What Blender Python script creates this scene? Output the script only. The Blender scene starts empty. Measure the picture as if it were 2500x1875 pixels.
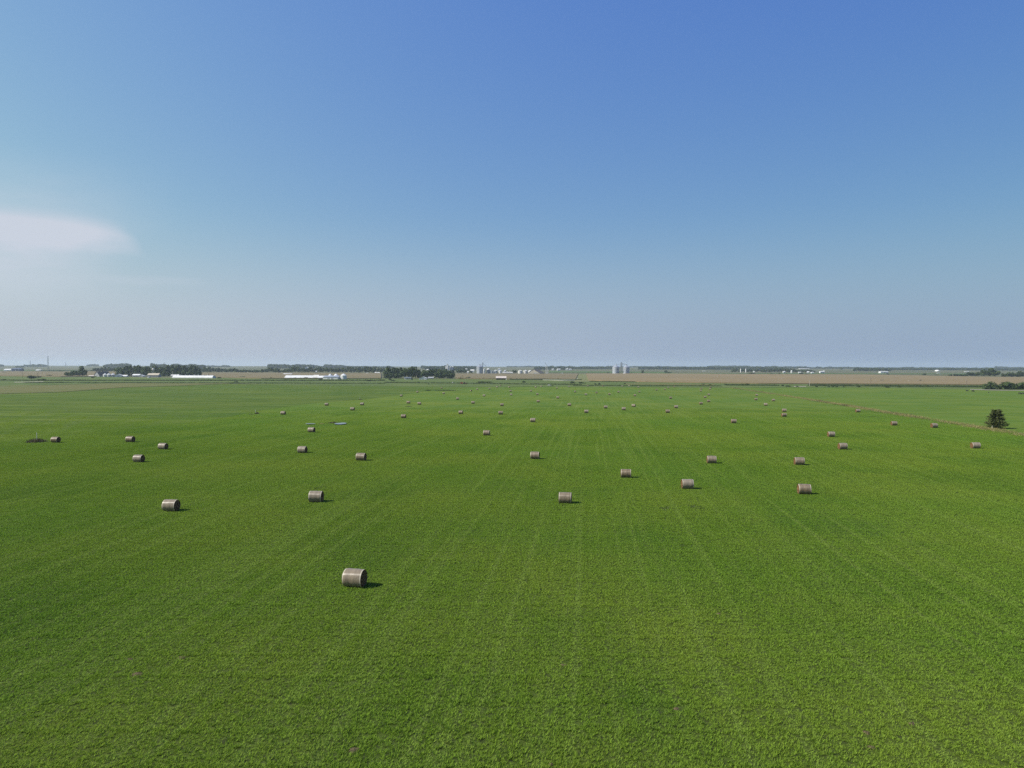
import bpy, bmesh, math, random
from mathutils import Vector, Matrix, noise
R = math.radians
sc = bpy.context.scene
col = sc.collection
random.seed(7)

# ------------------------------------------------------------------ camera
CAM_H, F = 17.5, 1735.0            # metres above the field; focal length in photo pixels (2500 wide)
PITCH, ROLL = math.atan((937.5 - 893.5) / F), R(0.149)
cam = bpy.data.objects.new('camera', bpy.data.cameras.new('camera'))
col.objects.link(cam)
cam.data.sensor_width = 36.0
cam.data.lens = 36.0 * F / 2500.0
cam.data.clip_start, cam.data.clip_end = 0.5, 40000.0
CM = Matrix.Translation((0, 0, CAM_H)) @ Matrix.Rotation(R(90) - PITCH, 4, 'X') @ Matrix.Rotation(ROLL, 4, 'Z')
cam.matrix_world = CM
sc.camera = cam

# ------------------------------------------------------------------ sky and sun
EXPOSURE, SKY_STRENGTH = 0.5, 0.10
SKY_GAIN = 1 / (SKY_STRENGTH * 2 ** EXPOSURE)
SUN_EL, SUN_AZ = 42.0, 258.5       # azimuth clockwise from +Y
w = bpy.data.worlds.new('World'); sc.world = w; w.use_nodes = True
nt = w.node_tree; N = nt.nodes; L = nt.links
N.clear()
def nd(nt, typ, **kw):
    n = nt.nodes.new(typ)
    for k, v in kw.items():
        if k == 'ins':
            for kk, vv in v.items(): n.inputs[kk].default_value = vv
        else: setattr(n, k, v)
    return n
def mth(nt, op, a, b=None, c=None, clamp=False):
    n = nt.nodes.new('ShaderNodeMath'); n.operation = op; n.use_clamp = clamp
    for i, x in enumerate((a, b, c)):
        if x is None: continue
        if isinstance(x, (int, float)): n.inputs[i].default_value = x
        else: nt.links.new(x, n.inputs[i])
    return n.outputs[0]
def sstep(nt, x, a, b):
    n = nt.nodes.new('ShaderNodeMapRange'); n.interpolation_type = 'SMOOTHSTEP'
    n.inputs[1].default_value = a; n.inputs[2].default_value = b
    nt.links.new(x, n.inputs[0]); return n.outputs[0]
sky = nd(nt, 'ShaderNodeTexSky', sky_type='NISHITA', sun_disc=False, sun_elevation=R(SUN_EL), sun_rotation=R(SUN_AZ),
         altitude=200.0, air_density=1.6, dust_density=0.5, ozone_density=2.0)
tc = nd(nt, 'ShaderNodeTexCoord')
sep = nd(nt, 'ShaderNodeSeparateXYZ'); L.new(tc.outputs['Generated'], sep.inputs[0])
az = mth(nt, 'ARCTAN2', sep.outputs[0], sep.outputs[1])
el = mth(nt, 'ARCSINE', sep.outputs[2])
# one thin cirrus bank low on the left (about 8 to 12 degrees up, fading right at -29 degrees azimuth)
def nz(sx_, sy_, seed, det=6.0):
    c_ = nd(nt, 'ShaderNodeCombineXYZ'); L.new(mth(nt, 'MULTIPLY', az, sx_), c_.inputs[0]); L.new(mth(nt, 'MULTIPLY', el, sy_), c_.inputs[1]); c_.inputs[2].default_value = seed
    n_ = nd(nt, 'ShaderNodeTexNoise', ins={'Scale': 1.0, 'Detail': det, 'Roughness': 0.55}); L.new(c_.outputs[0], n_.inputs['Vector']); return mth(nt, 'SUBTRACT', n_.outputs[0], .5)
w1, w2, w3 = nz(7, 22, 1.0), nz(4, 12, 5.0), nz(22, 70, 9.0)
eln = mth(nt, 'ADD', el, mth(nt, 'MULTIPLY', w1, 0.018))
azn = mth(nt, 'ADD', az, mth(nt, 'MULTIPLY', w2, 0.10))
# upper bank: its crown line falls off to the right, its base is flat
q_ = mth(nt, 'MULTIPLY', mth(nt, 'ADD', az, 0.625), 7.0)                       # 0 at the left edge of the photo, 1 at the bank's tip
top_ = mth(nt, 'SUBTRACT', 0.180, mth(nt, 'MULTIPLY', mth(nt, 'POWER', mth(nt, 'MAXIMUM', q_, 0.0), 7.0), 0.028))
crest = mth(nt, 'SUBTRACT', top_, mth(nt, 'ADD', eln, mth(nt, 'MULTIPLY', w3, .016)))
up = mth(nt, 'MULTIPLY', sstep(nt, crest, -0.006, 0.020), sstep(nt, eln, 0.126, 0.158))
up = mth(nt, 'MULTIPLY', up, sstep(nt, azn, -0.440, -0.505))
lo_ = mth(nt, 'MULTIPLY', mth(nt, 'MULTIPLY', sstep(nt, eln, 0.178, 0.15), sstep(nt, eln, 0.05, 0.135)), sstep(nt, azn, -0.47, -0.60))
vl_ = mth(nt, 'MULTIPLY', mth(nt, 'MULTIPLY', sstep(nt, eln, 0.26, 0.17), sstep(nt, eln, 0.14, 0.18)), sstep(nt, azn, -0.42, -0.60))
st_ = mth(nt, 'MULTIPLY', mth(nt, 'MULTIPLY', sstep(nt, eln, 0.112, 0.106), sstep(nt, eln, 0.096, 0.104)), mth(nt, 'MULTIPLY', sstep(nt, azn, -0.38, -0.44), sstep(nt, azn, -0.56, -0.48)))
cl = mth(nt, 'ADD', mth(nt, 'MULTIPLY', up, .66), mth(nt, 'ADD', mth(nt, 'MULTIPLY', lo_, .86), mth(nt, 'ADD', mth(nt, 'MULTIPLY', st_, .16), mth(nt, 'MULTIPLY', vl_, .32))))
cl = mth(nt, 'MULTIPLY', cl, mth(nt, 'ADD', mth(nt, 'MULTIPLY_ADD', w1, 0.9, 0.95), mth(nt, 'MULTIPLY', w3, .8)), clamp=True)
# hazy summer grade of the sky: deeper blue, brighter and paler towards the sun's side
dt = nd(nt, 'ShaderNodeVectorMath', operation='DOT_PRODUCT'); dt.inputs[1].default_value = (math.sin(R(SUN_AZ)), math.cos(R(SUN_AZ)), 0); L.new(tc.outputs['Generated'], dt.inputs[0])
sc3 = nd(nt, 'ShaderNodeSeparateColor'); L.new(sky.outputs[0], sc3.inputs[0]); cc3 = nd(nt, 'ShaderNodeCombineColor')
for i, (a_, g_, k_) in enumerate(((-2.58, .932, .50), (-2.17, .827, .33), (-.68, .113, .12))):
    e_ = mth(nt, 'EXPONENT', mth(nt, 'MULTIPLY_ADD', dt.outputs['Value'], k_, a_ + math.log(SKY_GAIN)))
    L.new(mth(nt, 'MULTIPLY', mth(nt, 'POWER', sc3.outputs[i], g_), e_), cc3.inputs[i])
# the pale murk near the horizon, whiter on the sun's side
hzc = nd(nt, 'ShaderNodeMix', data_type='RGBA'); hzc.inputs[6].default_value = (.275 * SKY_GAIN, .372 * SKY_GAIN, .515 * SKY_GAIN, 1); hzc.inputs[7].default_value = (.475 * SKY_GAIN, .540 * SKY_GAIN, .628 * SKY_GAIN, 1)
L.new(sstep(nt, dt.outputs['Value'], -.78, .48), hzc.inputs[0])
hmx = nd(nt, 'ShaderNodeMix', data_type='RGBA'); L.new(sstep(nt, el, .215, -.045), hmx.inputs[0]); L.new(cc3.outputs[0], hmx.inputs[6]); L.new(hzc.outputs[2], hmx.inputs[7])
cmx = nd(nt, 'ShaderNodeMix', data_type='RGBA'); cmx.inputs[7].default_value = (.588 * SKY_GAIN, .640 * SKY_GAIN, .735 * SKY_GAIN, 1)
L.new(cl, cmx.inputs[0]); L.new(hmx.outputs[2], cmx.inputs[6])
bg = nd(nt, 'ShaderNodeBackground', ins={'Strength': SKY_STRENGTH}); L.new(cmx.outputs[2], bg.inputs[0])
wo = nd(nt, 'ShaderNodeOutputWorld'); L.new(bg.outputs[0], wo.inputs[0])

sun = bpy.data.objects.new('sun', bpy.data.lights.new('sun', 'SUN')); col.objects.link(sun)
sun.data.energy = 5.0; sun.data.angle = R(0.53); sun.data.color = (1.0, 0.945, 0.86)
sd = Vector((math.sin(R(SUN_AZ)) * math.cos(R(SUN_EL)), math.cos(R(SUN_AZ)) * math.cos(R(SUN_EL)), math.sin(R(SUN_EL))))
sun.rotation_euler = sd.to_track_quat('Z', 'Y').to_euler(); sun.location = (0, 0, 60)
sc.view_settings.view_transform = 'Standard'; sc.view_settings.look = 'None'
sc.view_settings.exposure = EXPOSURE; sc.view_settings.gamma = 1.0
sc.cycles.use_denoising = False
sc.cycles.max_bounces = 8; sc.cycles.volume_bounces = 1; sc.cycles.transparent_max_bounces = 8

# ------------------------------------------------------------------ terrain and pixel helpers
def ss(a, b, x):
    t = min(1, max(0, (x - a) / (b - a))); return t * t * (3 - 2 * t)
def Z(x, y):
    z = -5.0 * ss(80, 650, y)
    if y > 2500:
        z += (13.0 + 3.0 * noise.noise((x * .0004, y * .0003, 3.1))) * ss(2600, 7400, y)
        z -= 30 * ss(8200, 12000, y)
    return z
def ray(px, py):
    d = (CM.to_3x3() @ Vector(((px - 1250) / F, (937.5 - py) / F, -1))).normalized()
    return d
O = Vector((0, 0, CAM_H))
def at(px, py, dz=0.0):                      # the point of the terrain a photo pixel looks at
    d = ray(px, py)
    if d.z < 0:
        k = d.y or 1e-6
        lo, y = 5.0, 5.0
        while y < 11000:
            y2 = y * 1.03
            p = O + d * (y2 / k)
            if p.z < Z(p.x, p.y) + dz:
                a, b = y, y2
                for _ in range(24):
                    m = (a + b) / 2; p = O + d * (m / k)
                    if p.z < Z(p.x, p.y) + dz: b = m
                    else: a = m
                p = O + d * (b / k)
                return Vector((p.x, p.y, Z(p.x, p.y) + dz))
            y = y2
    p = O + d * (7400 / d.y)
    return Vector((p.x, p.y, Z(p.x, p.y) + dz))
def at_d(px, dist):                          # ground point in the direction of a pixel column at a distance
    d = ray(px, 893.5 + (px - 1250) * .0026); p = O + d * (dist / d.y)
    return Vector((p.x, p.y, Z(p.x, p.y)))
def y0(px): return 893.5 + (px - 1250) * .0026
def h_of(px, py_top, p):                     # height above p of something whose top shows at py_top
    d = ray(px, py_top); q = O + d * (p.y / d.y); return q.z - p.z
def mpp(p): return p.y / F                   # metres per photo pixel at p
ROW = R(6.2)                                 # rows run 6.2 degrees right of the view
U = Vector((math.cos(ROW), -math.sin(ROW), 0)); V = Vector((math.sin(ROW), math.cos(ROW), 0))

# ------------------------------------------------------------------ materials
def mat(name, c1, c2=None, rough=0.8, scale=1.0, spec=0.3, metal=0.0, stretch=(1, 1, 1), bump=0.0, detail=5.0, obj=True, lo=.35, hi=.65, rotz=0.0):
    m = bpy.data.materials.new(name); m.use_nodes = True; t = m.node_tree
    b = t.nodes['Principled BSDF']
    b.inputs['Roughness'].default_value = rough; b.inputs['Metallic'].default_value = metal
    b.inputs['Specular IOR Level'].default_value = spec
    b.inputs['Base Color'].default_value = (*c1, 1)
    if c2:
        if obj: src = nd(t, 'ShaderNodeTexCoord').outputs['Object']
        else: src = nd(t, 'ShaderNodeNewGeometry').outputs['Position']
        mp = nd(t, 'ShaderNodeMapping'); mp.inputs['Scale'].default_value = stretch; mp.inputs['Rotation'].default_value = (0, 0, rotz)
        t.links.new(src, mp.inputs[0])
        n = nd(t, 'ShaderNodeTexNoise', ins={'Scale': scale, 'Detail': detail, 'Roughness': .6}); t.links.new(mp.outputs[0], n.inputs['Vector'])
        f = sstep(t, n.outputs[0], lo, hi)
        x = nd(t, 'ShaderNodeMix', data_type='RGBA'); x.inputs[6].default_value = (*c1, 1); x.inputs[7].default_value = (*c2, 1)
        t.links.new(f, x.inputs[0]); t.links.new(x.outputs[2], b.inputs['Base Color'])
        if bump:
            bp = nd(t, 'ShaderNodeBump', ins={'Strength': bump, 'Distance': .05}); t.links.new(n.outputs[0], bp.inputs['Height']); t.links.new(bp.outputs[0], b.inputs['Normal'])
    return m
def leaf_mat(name, c1, c2, c3=None, scale=.4, trans=.3, attr=None, rough=.65):
    """foliage: diffuse with some light passing through; hue wanders with place and from leaf to leaf"""
    m = bpy.data.materials.new(name); m.use_nodes = True; t = m.node_tree; t.nodes.clear()
    g = nd(t, 'ShaderNodeNewGeometry')
    n = nd(t, 'ShaderNodeTexNoise', ins={'Scale': scale, 'Detail': 3.0}); t.links.new(g.outputs['Position'], n.inputs['Vector'])
    x = nd(t, 'ShaderNodeMix', data_type='RGBA'); x.inputs[6].default_value = (*c1, 1); x.inputs[7].default_value = (*c2, 1)
    f = sstep(t, n.outputs[0], .3, .7)
    if attr:
        a = nd(t, 'ShaderNodeAttribute', attribute_name=attr)
        f = mth(t, 'ADD', mth(t, 'MULTIPLY', f, .5), mth(t, 'MULTIPLY', a.outputs['Fac'], .5))
    else:
        f = mth(t, 'ADD', mth(t, 'MULTIPLY', f, .6), mth(t, 'MULTIPLY', g.outputs['Random Per Island'], .4))
    t.links.new(f, x.inputs[0]); c = x.outputs[2]
    d = nd(t, 'ShaderNodeBsdfDiffuse'); tr = nd(t, 'ShaderNodeBsdfTranslucent'); gl = nd(t, 'ShaderNodeBsdfGlossy', ins={'Roughness': rough})
    for q in (d, tr): t.links.new(c, q.inputs[0])
    gl.inputs[0].default_value = (.6, .65, .5, 1)
    s = nd(t, 'ShaderNodeMixShader', ins={0: trans}); t.links.new(d.outputs[0], s.inputs[1]); t.links.new(tr.outputs[0], s.inputs[2])
    s2 = nd(t, 'ShaderNodeMixShader', ins={0: .03}); t.links.new(s.outputs[0], s2.inputs[1]); t.links.new(gl.outputs[0], s2.inputs[2])
    o = nd(t, 'ShaderNodeOutputMaterial'); t.links.new(s2.outputs[0], o.inputs[0])
    return m

def field_colour(t, gain=1.0, tint=None):
    """colour of the regrowing hay as it lies over the field, from world position: broad drifts, stripes along the rows, fine mottle"""
    g = nd(t, 'ShaderNodeNewGeometry')
    mp = nd(t, 'ShaderNodeMapping', vector_type='POINT'); mp.inputs['Rotation'].default_value = (0, 0, ROW)
    t.links.new(g.outputs['Position'], mp.inputs[0])
    def noi(sc_, det, stretch, rough=.6):
        m2 = nd(t, 'ShaderNodeMapping'); m2.inputs['Scale'].default_value = stretch; t.links.new(mp.outputs[0], m2.inputs[0])
        n = nd(t, 'ShaderNodeTexNoise', ins={'Scale': sc_, 'Detail': det, 'Roughness': rough}); t.links.new(m2.outputs[0], n.inputs['Vector']); return n.outputs[0]
    broad = noi(.03, 5, (1, 1, 1)); drift = noi(.012, 4, (1, 1.0, 1)); rows = noi(1.15, 3, (1, .008, 1)); fine = noi(1.3, 4, (1, 1, 1), .7)
    patch = noi(.055, 4, (1, .7, 1), .55)
    rows2 = noi(.45, 2, (1, .006, 1))
    cross = noi(.05, 3, (.12, 1, 1))
    def mix(a, b, f):
        x = nd(t, 'ShaderNodeMix', data_type='RGBA')
        for i, v in ((6, a), (7, b)):
            if isinstance(v, tuple): x.inputs[i].default_value = (*[q * gain for q in v], 1)
            else: t.links.new(v, x.inputs[i])
        t.links.new(f, x.inputs[0]); return x.outputs[2]
    c = mix((.076, .127, .014), (.109, .149, .019), sstep(t, broad, .36, .66))
    c = mix(c, (.050, .098, .012), mth(t, 'MULTIPLY', sstep(t, patch, .50, .66), .60))
    c = mix(c, (.058, .130, .017), mth(t, 'MULTIPLY', sstep(t, drift, .42, .7), .5))
    c = mix(c, (.130, .180, .036), mth(t, 'MULTIPLY', sstep(t, rows, .50, .66), .50))
    c = mix(c, (.122, .170, .032), mth(t, 'MULTIPLY', sstep(t, rows2, .52, .68), .24))
    c = mix(c, (.054, .104, .012), mth(t, 'MULTIPLY', sstep(t, cross, .55, .75), .4))
    c = mix(c, (.120, .122, .036), mth(t, 'MULTIPLY', sstep(t, fine, .60, .80), .45))
    if tint is not None:
        c = mix(c, (.145, .235, .028), mth(t, 'MULTIPLY', sstep(t, tint, .45, 1.0), .5))
        c = mix(c, (.170, .140, .065), mth(t, 'MULTIPLY', sstep(t, tint, .10, .0), .75))
        c = mix(c, (.040, .085, .012), mth(t, 'MULTIPLY', sstep(t, tint, .40, .12), .45))
    return c, mp

def mk_field():
    m = bpy.data.materials.new('hay_field'); m.use_nodes = True; t = m.node_tree; b = t.nodes['Principled BSDF']
    c, mp = field_colour(t, .94)
    sn = nd(t, 'ShaderNodeTexNoise', ins={'Scale': 1.7, 'Detail': 6.0, 'Roughness': .7}); t.links.new(mp.outputs[0], sn.inputs['Vector'])
    sm = nd(t, 'ShaderNodeMix', data_type='RGBA'); sm.inputs[7].default_value = (.026, .032, .012, 1); t.links.new(c, sm.inputs[6])
    gp = nd(t, 'ShaderNodeNewGeometry'); gs = nd(t, 'ShaderNodeSeparateXYZ'); t.links.new(gp.outputs['Position'], gs.inputs[0])
    thatch_shade = mth(t, 'MULTIPLY_ADD', sstep(t, sn.outputs[0], .46, .64), .38, .52)      # dead thatch and soil under the standing tufts, painted darker for the shade between them; further off the sheet is the closed sward itself
    t.links.new(mth(t, 'MULTIPLY', thatch_shade, sstep(t, gs.outputs[1], 300, 110)), sm.inputs[0]); c = sm.outputs[2]
    t.links.new(c, b.inputs['Base Color']); b.inputs['Roughness'].default_value = .95; b.inputs['Specular IOR Level'].default_value = .05
    n = nd(t, 'ShaderNodeTexNoise', ins={'Scale': 2.2, 'Detail': 4.0, 'Roughness': .75}); t.links.new(mp.outputs[0], n.inputs['Vector'])
    bp = nd(t, 'ShaderNodeBump', ins={'Strength': .5, 'Distance': .12}); t.links.new(n.outputs[0], bp.inputs['Height']); t.links.new(bp.outputs[0], b.inputs['Normal'])
    return m
def mk_meadow(name, other, amount, stretch, gain):
    m = bpy.data.materials.new(name); m.use_nodes = True; t = m.node_tree; b = t.nodes['Principled BSDF']
    c, mp = field_colour(t, gain)
    m2 = nd(t, 'ShaderNodeMapping'); m2.inputs['Scale'].default_value = stretch; t.links.new(mp.outputs[0], m2.inputs[0])
    n = nd(t, 'ShaderNodeTexNoise', ins={'Scale': .06, 'Detail': 5.0, 'Roughness': .65}); t.links.new(m2.outputs[0], n.inputs['Vector'])
    x = nd(t, 'ShaderNodeMix', data_type='RGBA'); x.inputs[7].default_value = (*other, 1); t.links.new(c, x.inputs[6]); t.links.new(mth(t, 'MULTIPLY', sstep(t, n.outputs[0], .50, .64), amount), x.inputs[0])
    y = nd(t, 'ShaderNodeMix', data_type='RGBA'); y.inputs[7].default_value = (.045, .085, .014, 1); t.links.new(x.outputs[2], y.inputs[6]); t.links.new(mth(t, 'MULTIPLY', sstep(t, n.outputs[0], .47, .34), .7), y.inputs[0])
    t.links.new(y.outputs[2], b.inputs['Base Color']); b.inputs['Roughness'].default_value = .95; b.inputs['Specular IOR Level'].default_value = .05
    bp = nd(t, 'ShaderNodeBump', ins={'Strength': .6, 'Distance': .2}); t.links.new(n.outputs[0], bp.inputs['Height']); t.links.new(bp.outputs[0], b.inputs['Normal'])
    return m
def mk_grass():
    m = bpy.data.materials.new('grass_blades'); m.use_nodes = True; t = m.node_tree; t.nodes.clear()
    a = nd(t, 'ShaderNodeAttribute', attribute_name='tint')
    c, _ = field_colour(t, 1.76, a.outputs['Fac'])
    d = nd(t, 'ShaderNodeBsdfDiffuse'); tr = nd(t, 'ShaderNodeBsdfTranslucent')
    t.links.new(c, d.inputs[0]); t.links.new(c, tr.inputs[0])
    s = nd(t, 'ShaderNodeMixShader', ins={0: .35}); t.links.new(d.outputs[0], s.inputs[1]); t.links.new(tr.outputs[0], s.inputs[2])
    o = nd(t, 'ShaderNodeOutputMaterial'); t.links.new(s.outputs[0], o.inputs[0])
    return m

M = {}
M['field'] = mk_field(); M['blades'] = mk_grass()
M['land'] = mat('farmland', (.128, .116, .066), (.050, .068, .030), .95, .008, .05, stretch=(.35, 1.6, 1), obj=False, rotz=ROW)
M['corn'] = mat('tasselled_corn', (.165, .132, .074), (.130, .112, .060), .95, .02, .05, stretch=(.3, 1.6, 1), obj=False, rotz=ROW)
M['corn_pale'] = mat('ripening_corn', (.205, .155, .084), (.155, .126, .068), .95, .02, .05, stretch=(.25, 2.0, 1), obj=False, rotz=ROW)
M['stubble'] = mat('dry_stubble', (.122, .112, .044), (.092, .108, .034), .95, .05, .05, stretch=(.4, 1.6, 1), obj=False, rotz=ROW)
M['pasture'] = mk_meadow('pasture', (.098, .140, .024), .7, (.30, 1.8, 1), .96)
M['unmown'] = mk_meadow('unmown_grass', (.100, .140, .024), .8, (.20, 2.0, 1), .70)
M['rough'] = mat('rough_grass', (.058, .092, .024), (.105, .130, .040), .95, .05, .05, stretch=(.4, 1.5, 1), obj=False, rotz=ROW)
M['waterway'] = mat('waterway_grass', (.150, .155, .070), (.120, .130, .050), .95, .05, .05, obj=False)
M['beans'] = mat('soybeans', (.055, .095, .030), (.075, .115, .035), .95, .01, .05, obj=False)
M['grey_weed'] = mat('pale_weeds', (.25, .25, .18), (.17, .19, .12), .95, .03, .05, obj=False)
M['gravel'] = mat('gravel', (.34, .31, .25), (.27, .24, .19), .9, .5, .1, obj=False)
M['soil'] = mat('dry_soil', (.105, .080, .045), (.045, .036, .020), .95, 6.0, .1, bump=.6)
M['water'] = mat('pond_water', (.02, .03, .03), None, .06, spec=.6)
M['white'] = mat('white_metal', (.64, .64, .62), (.52, .52, .50), .5, .15, .4)
M['offwhite'] = mat('weathered_white', (.60, .59, .55), (.46, .45, .41), .6, .3, .3)
M['steel'] = mat('galvanised_steel', (.36, .385, .41), (.29, .31, .34), .45, .25, .5, .4, stretch=(1, 1, .4))
M['steel_dark'] = mat('grey_steel', (.20, .22, .24), (.15, .165, .18), .5, .3, .5, .4)
M['grey'] = mat('grey_siding', (.30, .31, .32), (.24, .25, .26), .7, .3, .3)
M['tan'] = mat('tan_siding', (.42, .37, .28), (.34, .30, .23), .7, .2, .3)
M['brownroof'] = mat('brown_roof', (.14, .11, .09), (.10, .08, .07), .8, .5, .2)
M['pinkroof'] = mat('pale_rusted_roof', (.52, .46, .42), (.42, .36, .31), .6, .4, .3)
M['blue'] = mat('dark_blue_siding', (.055, .075, .13), (.04, .055, .10), .6, .2, .4)
M['dark'] = mat('dark_opening', (.02, .02, .02), None, .8)
M['wood'] = mat('weathered_wood', (.16, .13, .10), (.10, .08, .06), .85, 3.0, .2, stretch=(1, 1, .2))
M['palewood'] = mat('pale_pole', (.42, .38, .32), (.34, .30, .25), .8, 2.0, .2)
M['bark'] = mat('bark', (.085, .065, .05), (.05, .04, .03), .9, 3.0, .1, stretch=(1, 1, .25), bump=.5)
M['leaf_dark'] = leaf_mat('leaf_dark', (.022, .040, .014), (.050, .080, .024))
M['leaf_mid'] = leaf_mat('leaf_mid', (.034, .058, .018), (.070, .105, .030))
M['leaf_light'] = leaf_mat('leaf_light', (.055, .085, .026), (.100, .135, .040))
M['cedar'] = leaf_mat('cedar_needles', (.040, .054, .014), (.105, .120, .034), scale=1.5, trans=.2)
M['weed'] = leaf_mat('weed_leaf', (.040, .068, .020), (.090, .110, .040), scale=1.0)
M['brush'] = leaf_mat('dead_brush', (.060, .050, .030), (.110, .105, .050), scale=1.2)
M['dry'] = leaf_mat('dry_grass', (.34, .285, .120), (.20, .20, .065), scale=.25)
M['yellow'] = mat('yellow_paint', (.62, .40, .05), (.50, .31, .04), .5, 1.0, .4)
M['red'] = mat('faded_red_paint', (.36, .060, .045), (.24, .045, .035), .5, 1.0, .4)
M['rubber'] = mat('rubber', (.025, .025, .025), None, .85)
M['glass'] = mat('dark_glass', (.03, .035, .04), None, .1, spec=.6)
M['hide'] = mat('black_hide', (.018, .015, .014), (.03, .024, .02), .6, 2.0, .3)

# ------------------------------------------------------------------ object helpers
def link(name, me, m=None, parent=None, loc=None, rz=0.0):
    o = bpy.data.objects.new(name, me); col.objects.link(o)
    if m is not None and me is not None and len(me.materials) == 0:
        for q in (m if isinstance(m, (list, tuple)) else [m]): me.materials.append(q)
    if parent: o.parent = parent
    if loc is not None: o.location = loc
    if rz: o.rotation_euler = (0, 0, rz)
    return o
def tag(o, label, cat, group=None):
    o['label'] = label; o['category'] = cat
    if group: o['group'] = group
    return o
def thing(name, label, cat, loc, rz=0.0, group=None):
    o = bpy.data.objects.new(name, None); col.objects.link(o); o.empty_display_size = .5
    o.location = loc; o.rotation_euler = (0, 0, rz)
    return tag(o, label, cat, group)
class MB:
    """collects simple solids into one mesh"""
    def __init__(s): s.bm = bmesh.new()
    def box(s, c, d, rot=None):
        r = bmesh.ops.create_cube(s.bm, size=1.0); m = Matrix.Translation(c) @ (rot.to_4x4() if rot else Matrix()) @ Matrix.Diagonal((*d, 1))
        bmesh.ops.transform(s.bm, matrix=m, verts=r['verts']); return s
    def cyl(s, a, b, r1, r2=None, seg=12):
        a, b = Vector(a), Vector(b); d = b - a
        r = bmesh.ops.create_cone(s.bm, cap_ends=True, segments=seg, radius1=r1, radius2=r1 if r2 is None else r2, depth=d.length)
        bmesh.ops.transform(s.bm, matrix=Matrix.Translation((a + b) / 2) @ d.to_track_quat('Z', 'Y').to_matrix().to_4x4(), verts=r['verts']); return s
    def poly(s, pts, faces):
        v = [s.bm.verts.new(p) for p in pts]
        for f in faces: s.bm.faces.new([v[i] for i in f])
        return s
    def ball(s, c, r, sub=2, sx=(1, 1, 1)):
        q = bmesh.ops.create_icosphere(s.bm, subdivisions=sub, radius=r)
        bmesh.ops.transform(s.bm, matrix=Matrix.Translation(c) @ Matrix.Diagonal((*sx, 1)), verts=q['verts']); return s
    def mesh(s, name, m=None, smooth=False):
        bmesh.ops.recalc_face_normals(s.bm, faces=s.bm.faces)
        me = bpy.data.meshes.new(name); s.bm.to_mesh(me); s.bm.free()
        if m: me.materials.append(m)
        if smooth: me.polygons.foreach_set('use_smooth', [True] * len(me.polygons))
        return me
    def obj(s, name, m, parent=None, smooth=False): return link(name, s.mesh(name, m, smooth), None, parent)

# ------------------------------------------------------------------ ground sheets
def ground():
    ys = [-250, -60, 0, 20, 40, 60, 80] + [80 + 20 * i for i in range(1, 32)]
    y = ys[-1]
    while y < 12500: y *= 1.05; ys.append(y)
    n = 60; pts, fs = [], []
    for y in ys:
        for i in range(n + 1):
            x = (i / n * 2 - 1) * (400 + max(0, y) * 1.1); pts.append((x, y, Z(x, y)))
    for j in range(len(ys) - 1):
        for i in range(n):
            a = j * (n + 1) + i; fs.append((a, a + 1, a + n + 2, a + n + 1))
    me = bpy.data.meshes.new('ground'); me.from_pydata(pts, [], fs)
    o = link('ground', me, M['land']); o['kind'] = 'structure'
ground()
def lerp_poly(poly, k, n):
    x0, x1 = poly[0][0], poly[-1][0]; x = x0 + (x1 - x0) * k / n
    for a, b in zip(poly, poly[1:]):
        if x <= b[0] or b is poly[-1]:
            t = (x - a[0]) / (b[0] - a[0]) if b[0] != a[0] else 0
            return x, a[1] + (b[1] - a[1]) * t
def zone(name, near, far, m, dz=.05, n=40, k=10, kind='structure', skirt=True, rough=0.0):
    """a sheet of land between a near and a far photo line, laid on the terrain; a crop stands dz high and gets real sides"""
    g = []
    for i in range(n + 1):
        xn, yn = lerp_poly(near, i, n); xf, yf = lerp_poly(far, i, n)
        a, b = at(xn, yn, dz), at(xf, yf, dz)
        c = []
        for j in range(k + 1):
            p = a.lerp(b, (j / k) ** 1.5); q = Z(p.x, p.y) + dz + (random.uniform(-rough, rough) if rough else 0)
            c.append((p.x, p.y, q))
        g.append(c)
    pts = [p for c in g for p in c]; fs = []
    for i in range(n):
        for j in range(k):
            a = i * (k + 1) + j; fs.append((a, a + k + 1, a + k + 2, a + 1))
    if skirt:
        ring = [(i, 0) for i in range(n + 1)] + [(n, j) for j in range(1, k + 1)] + [(i, k) for i in range(n - 1, -1, -1)] + [(0, j) for j in range(k - 1, 0, -1)]
        base = len(pts)
        for (i, j) in ring: p = g[i][j]; pts.append((p[0], p[1], Z(p[0], p[1]) - .2))
        for q in range(len(ring)):
            a, b = ring[q], ring[(q + 1) % len(ring)]
            fs.append((a[0] * (k + 1) + a[1], base + q, base + (q + 1) % len(ring), b[0] * (k + 1) + b[1]))
    me = bpy.data.meshes.new(name); me.from_pydata(pts, [], fs)
    o = link(name, me, m); o['kind'] = kind
    return o

# the mown hay field: under the camera out to its far edge
def hayfield():
    pts, fs = [], []
    far = [(-200, 958), (300, 948), (700, 945), (1300, 943), (1740, 945.5), (1790, 946), (2060, 985), (2300, 1030), (2500, 1062), (2700, 1096)]
    n = 60; rows = []
    for i in range(n + 1):
        x, y = lerp_poly(far, i, n); p = at(x, y, .03); rows.append(p)
    k = 40
    for i in range(n + 1):
        q = rows[i]; x0 = -260 + 520 * i / n
        for j in range(k + 1):
            t = (j / k) ** 1.6; x = x0 + (q.x - x0) * t; y = -60 + (q.y + 60) * t
            pts.append((x, y, Z(x, y) + .03))
    for i in range(n):
        for j in range(k):
            a = i * (k + 1) + j; fs.append((a, a + k + 1, a + k + 2, a + 1))
    me = bpy.data.meshes.new('hay_field'); me.from_pydata(pts, [], fs)
    o = link('hay_field', me, M['field'])
    o['kind'] = 'structure'
hayfield()
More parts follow.
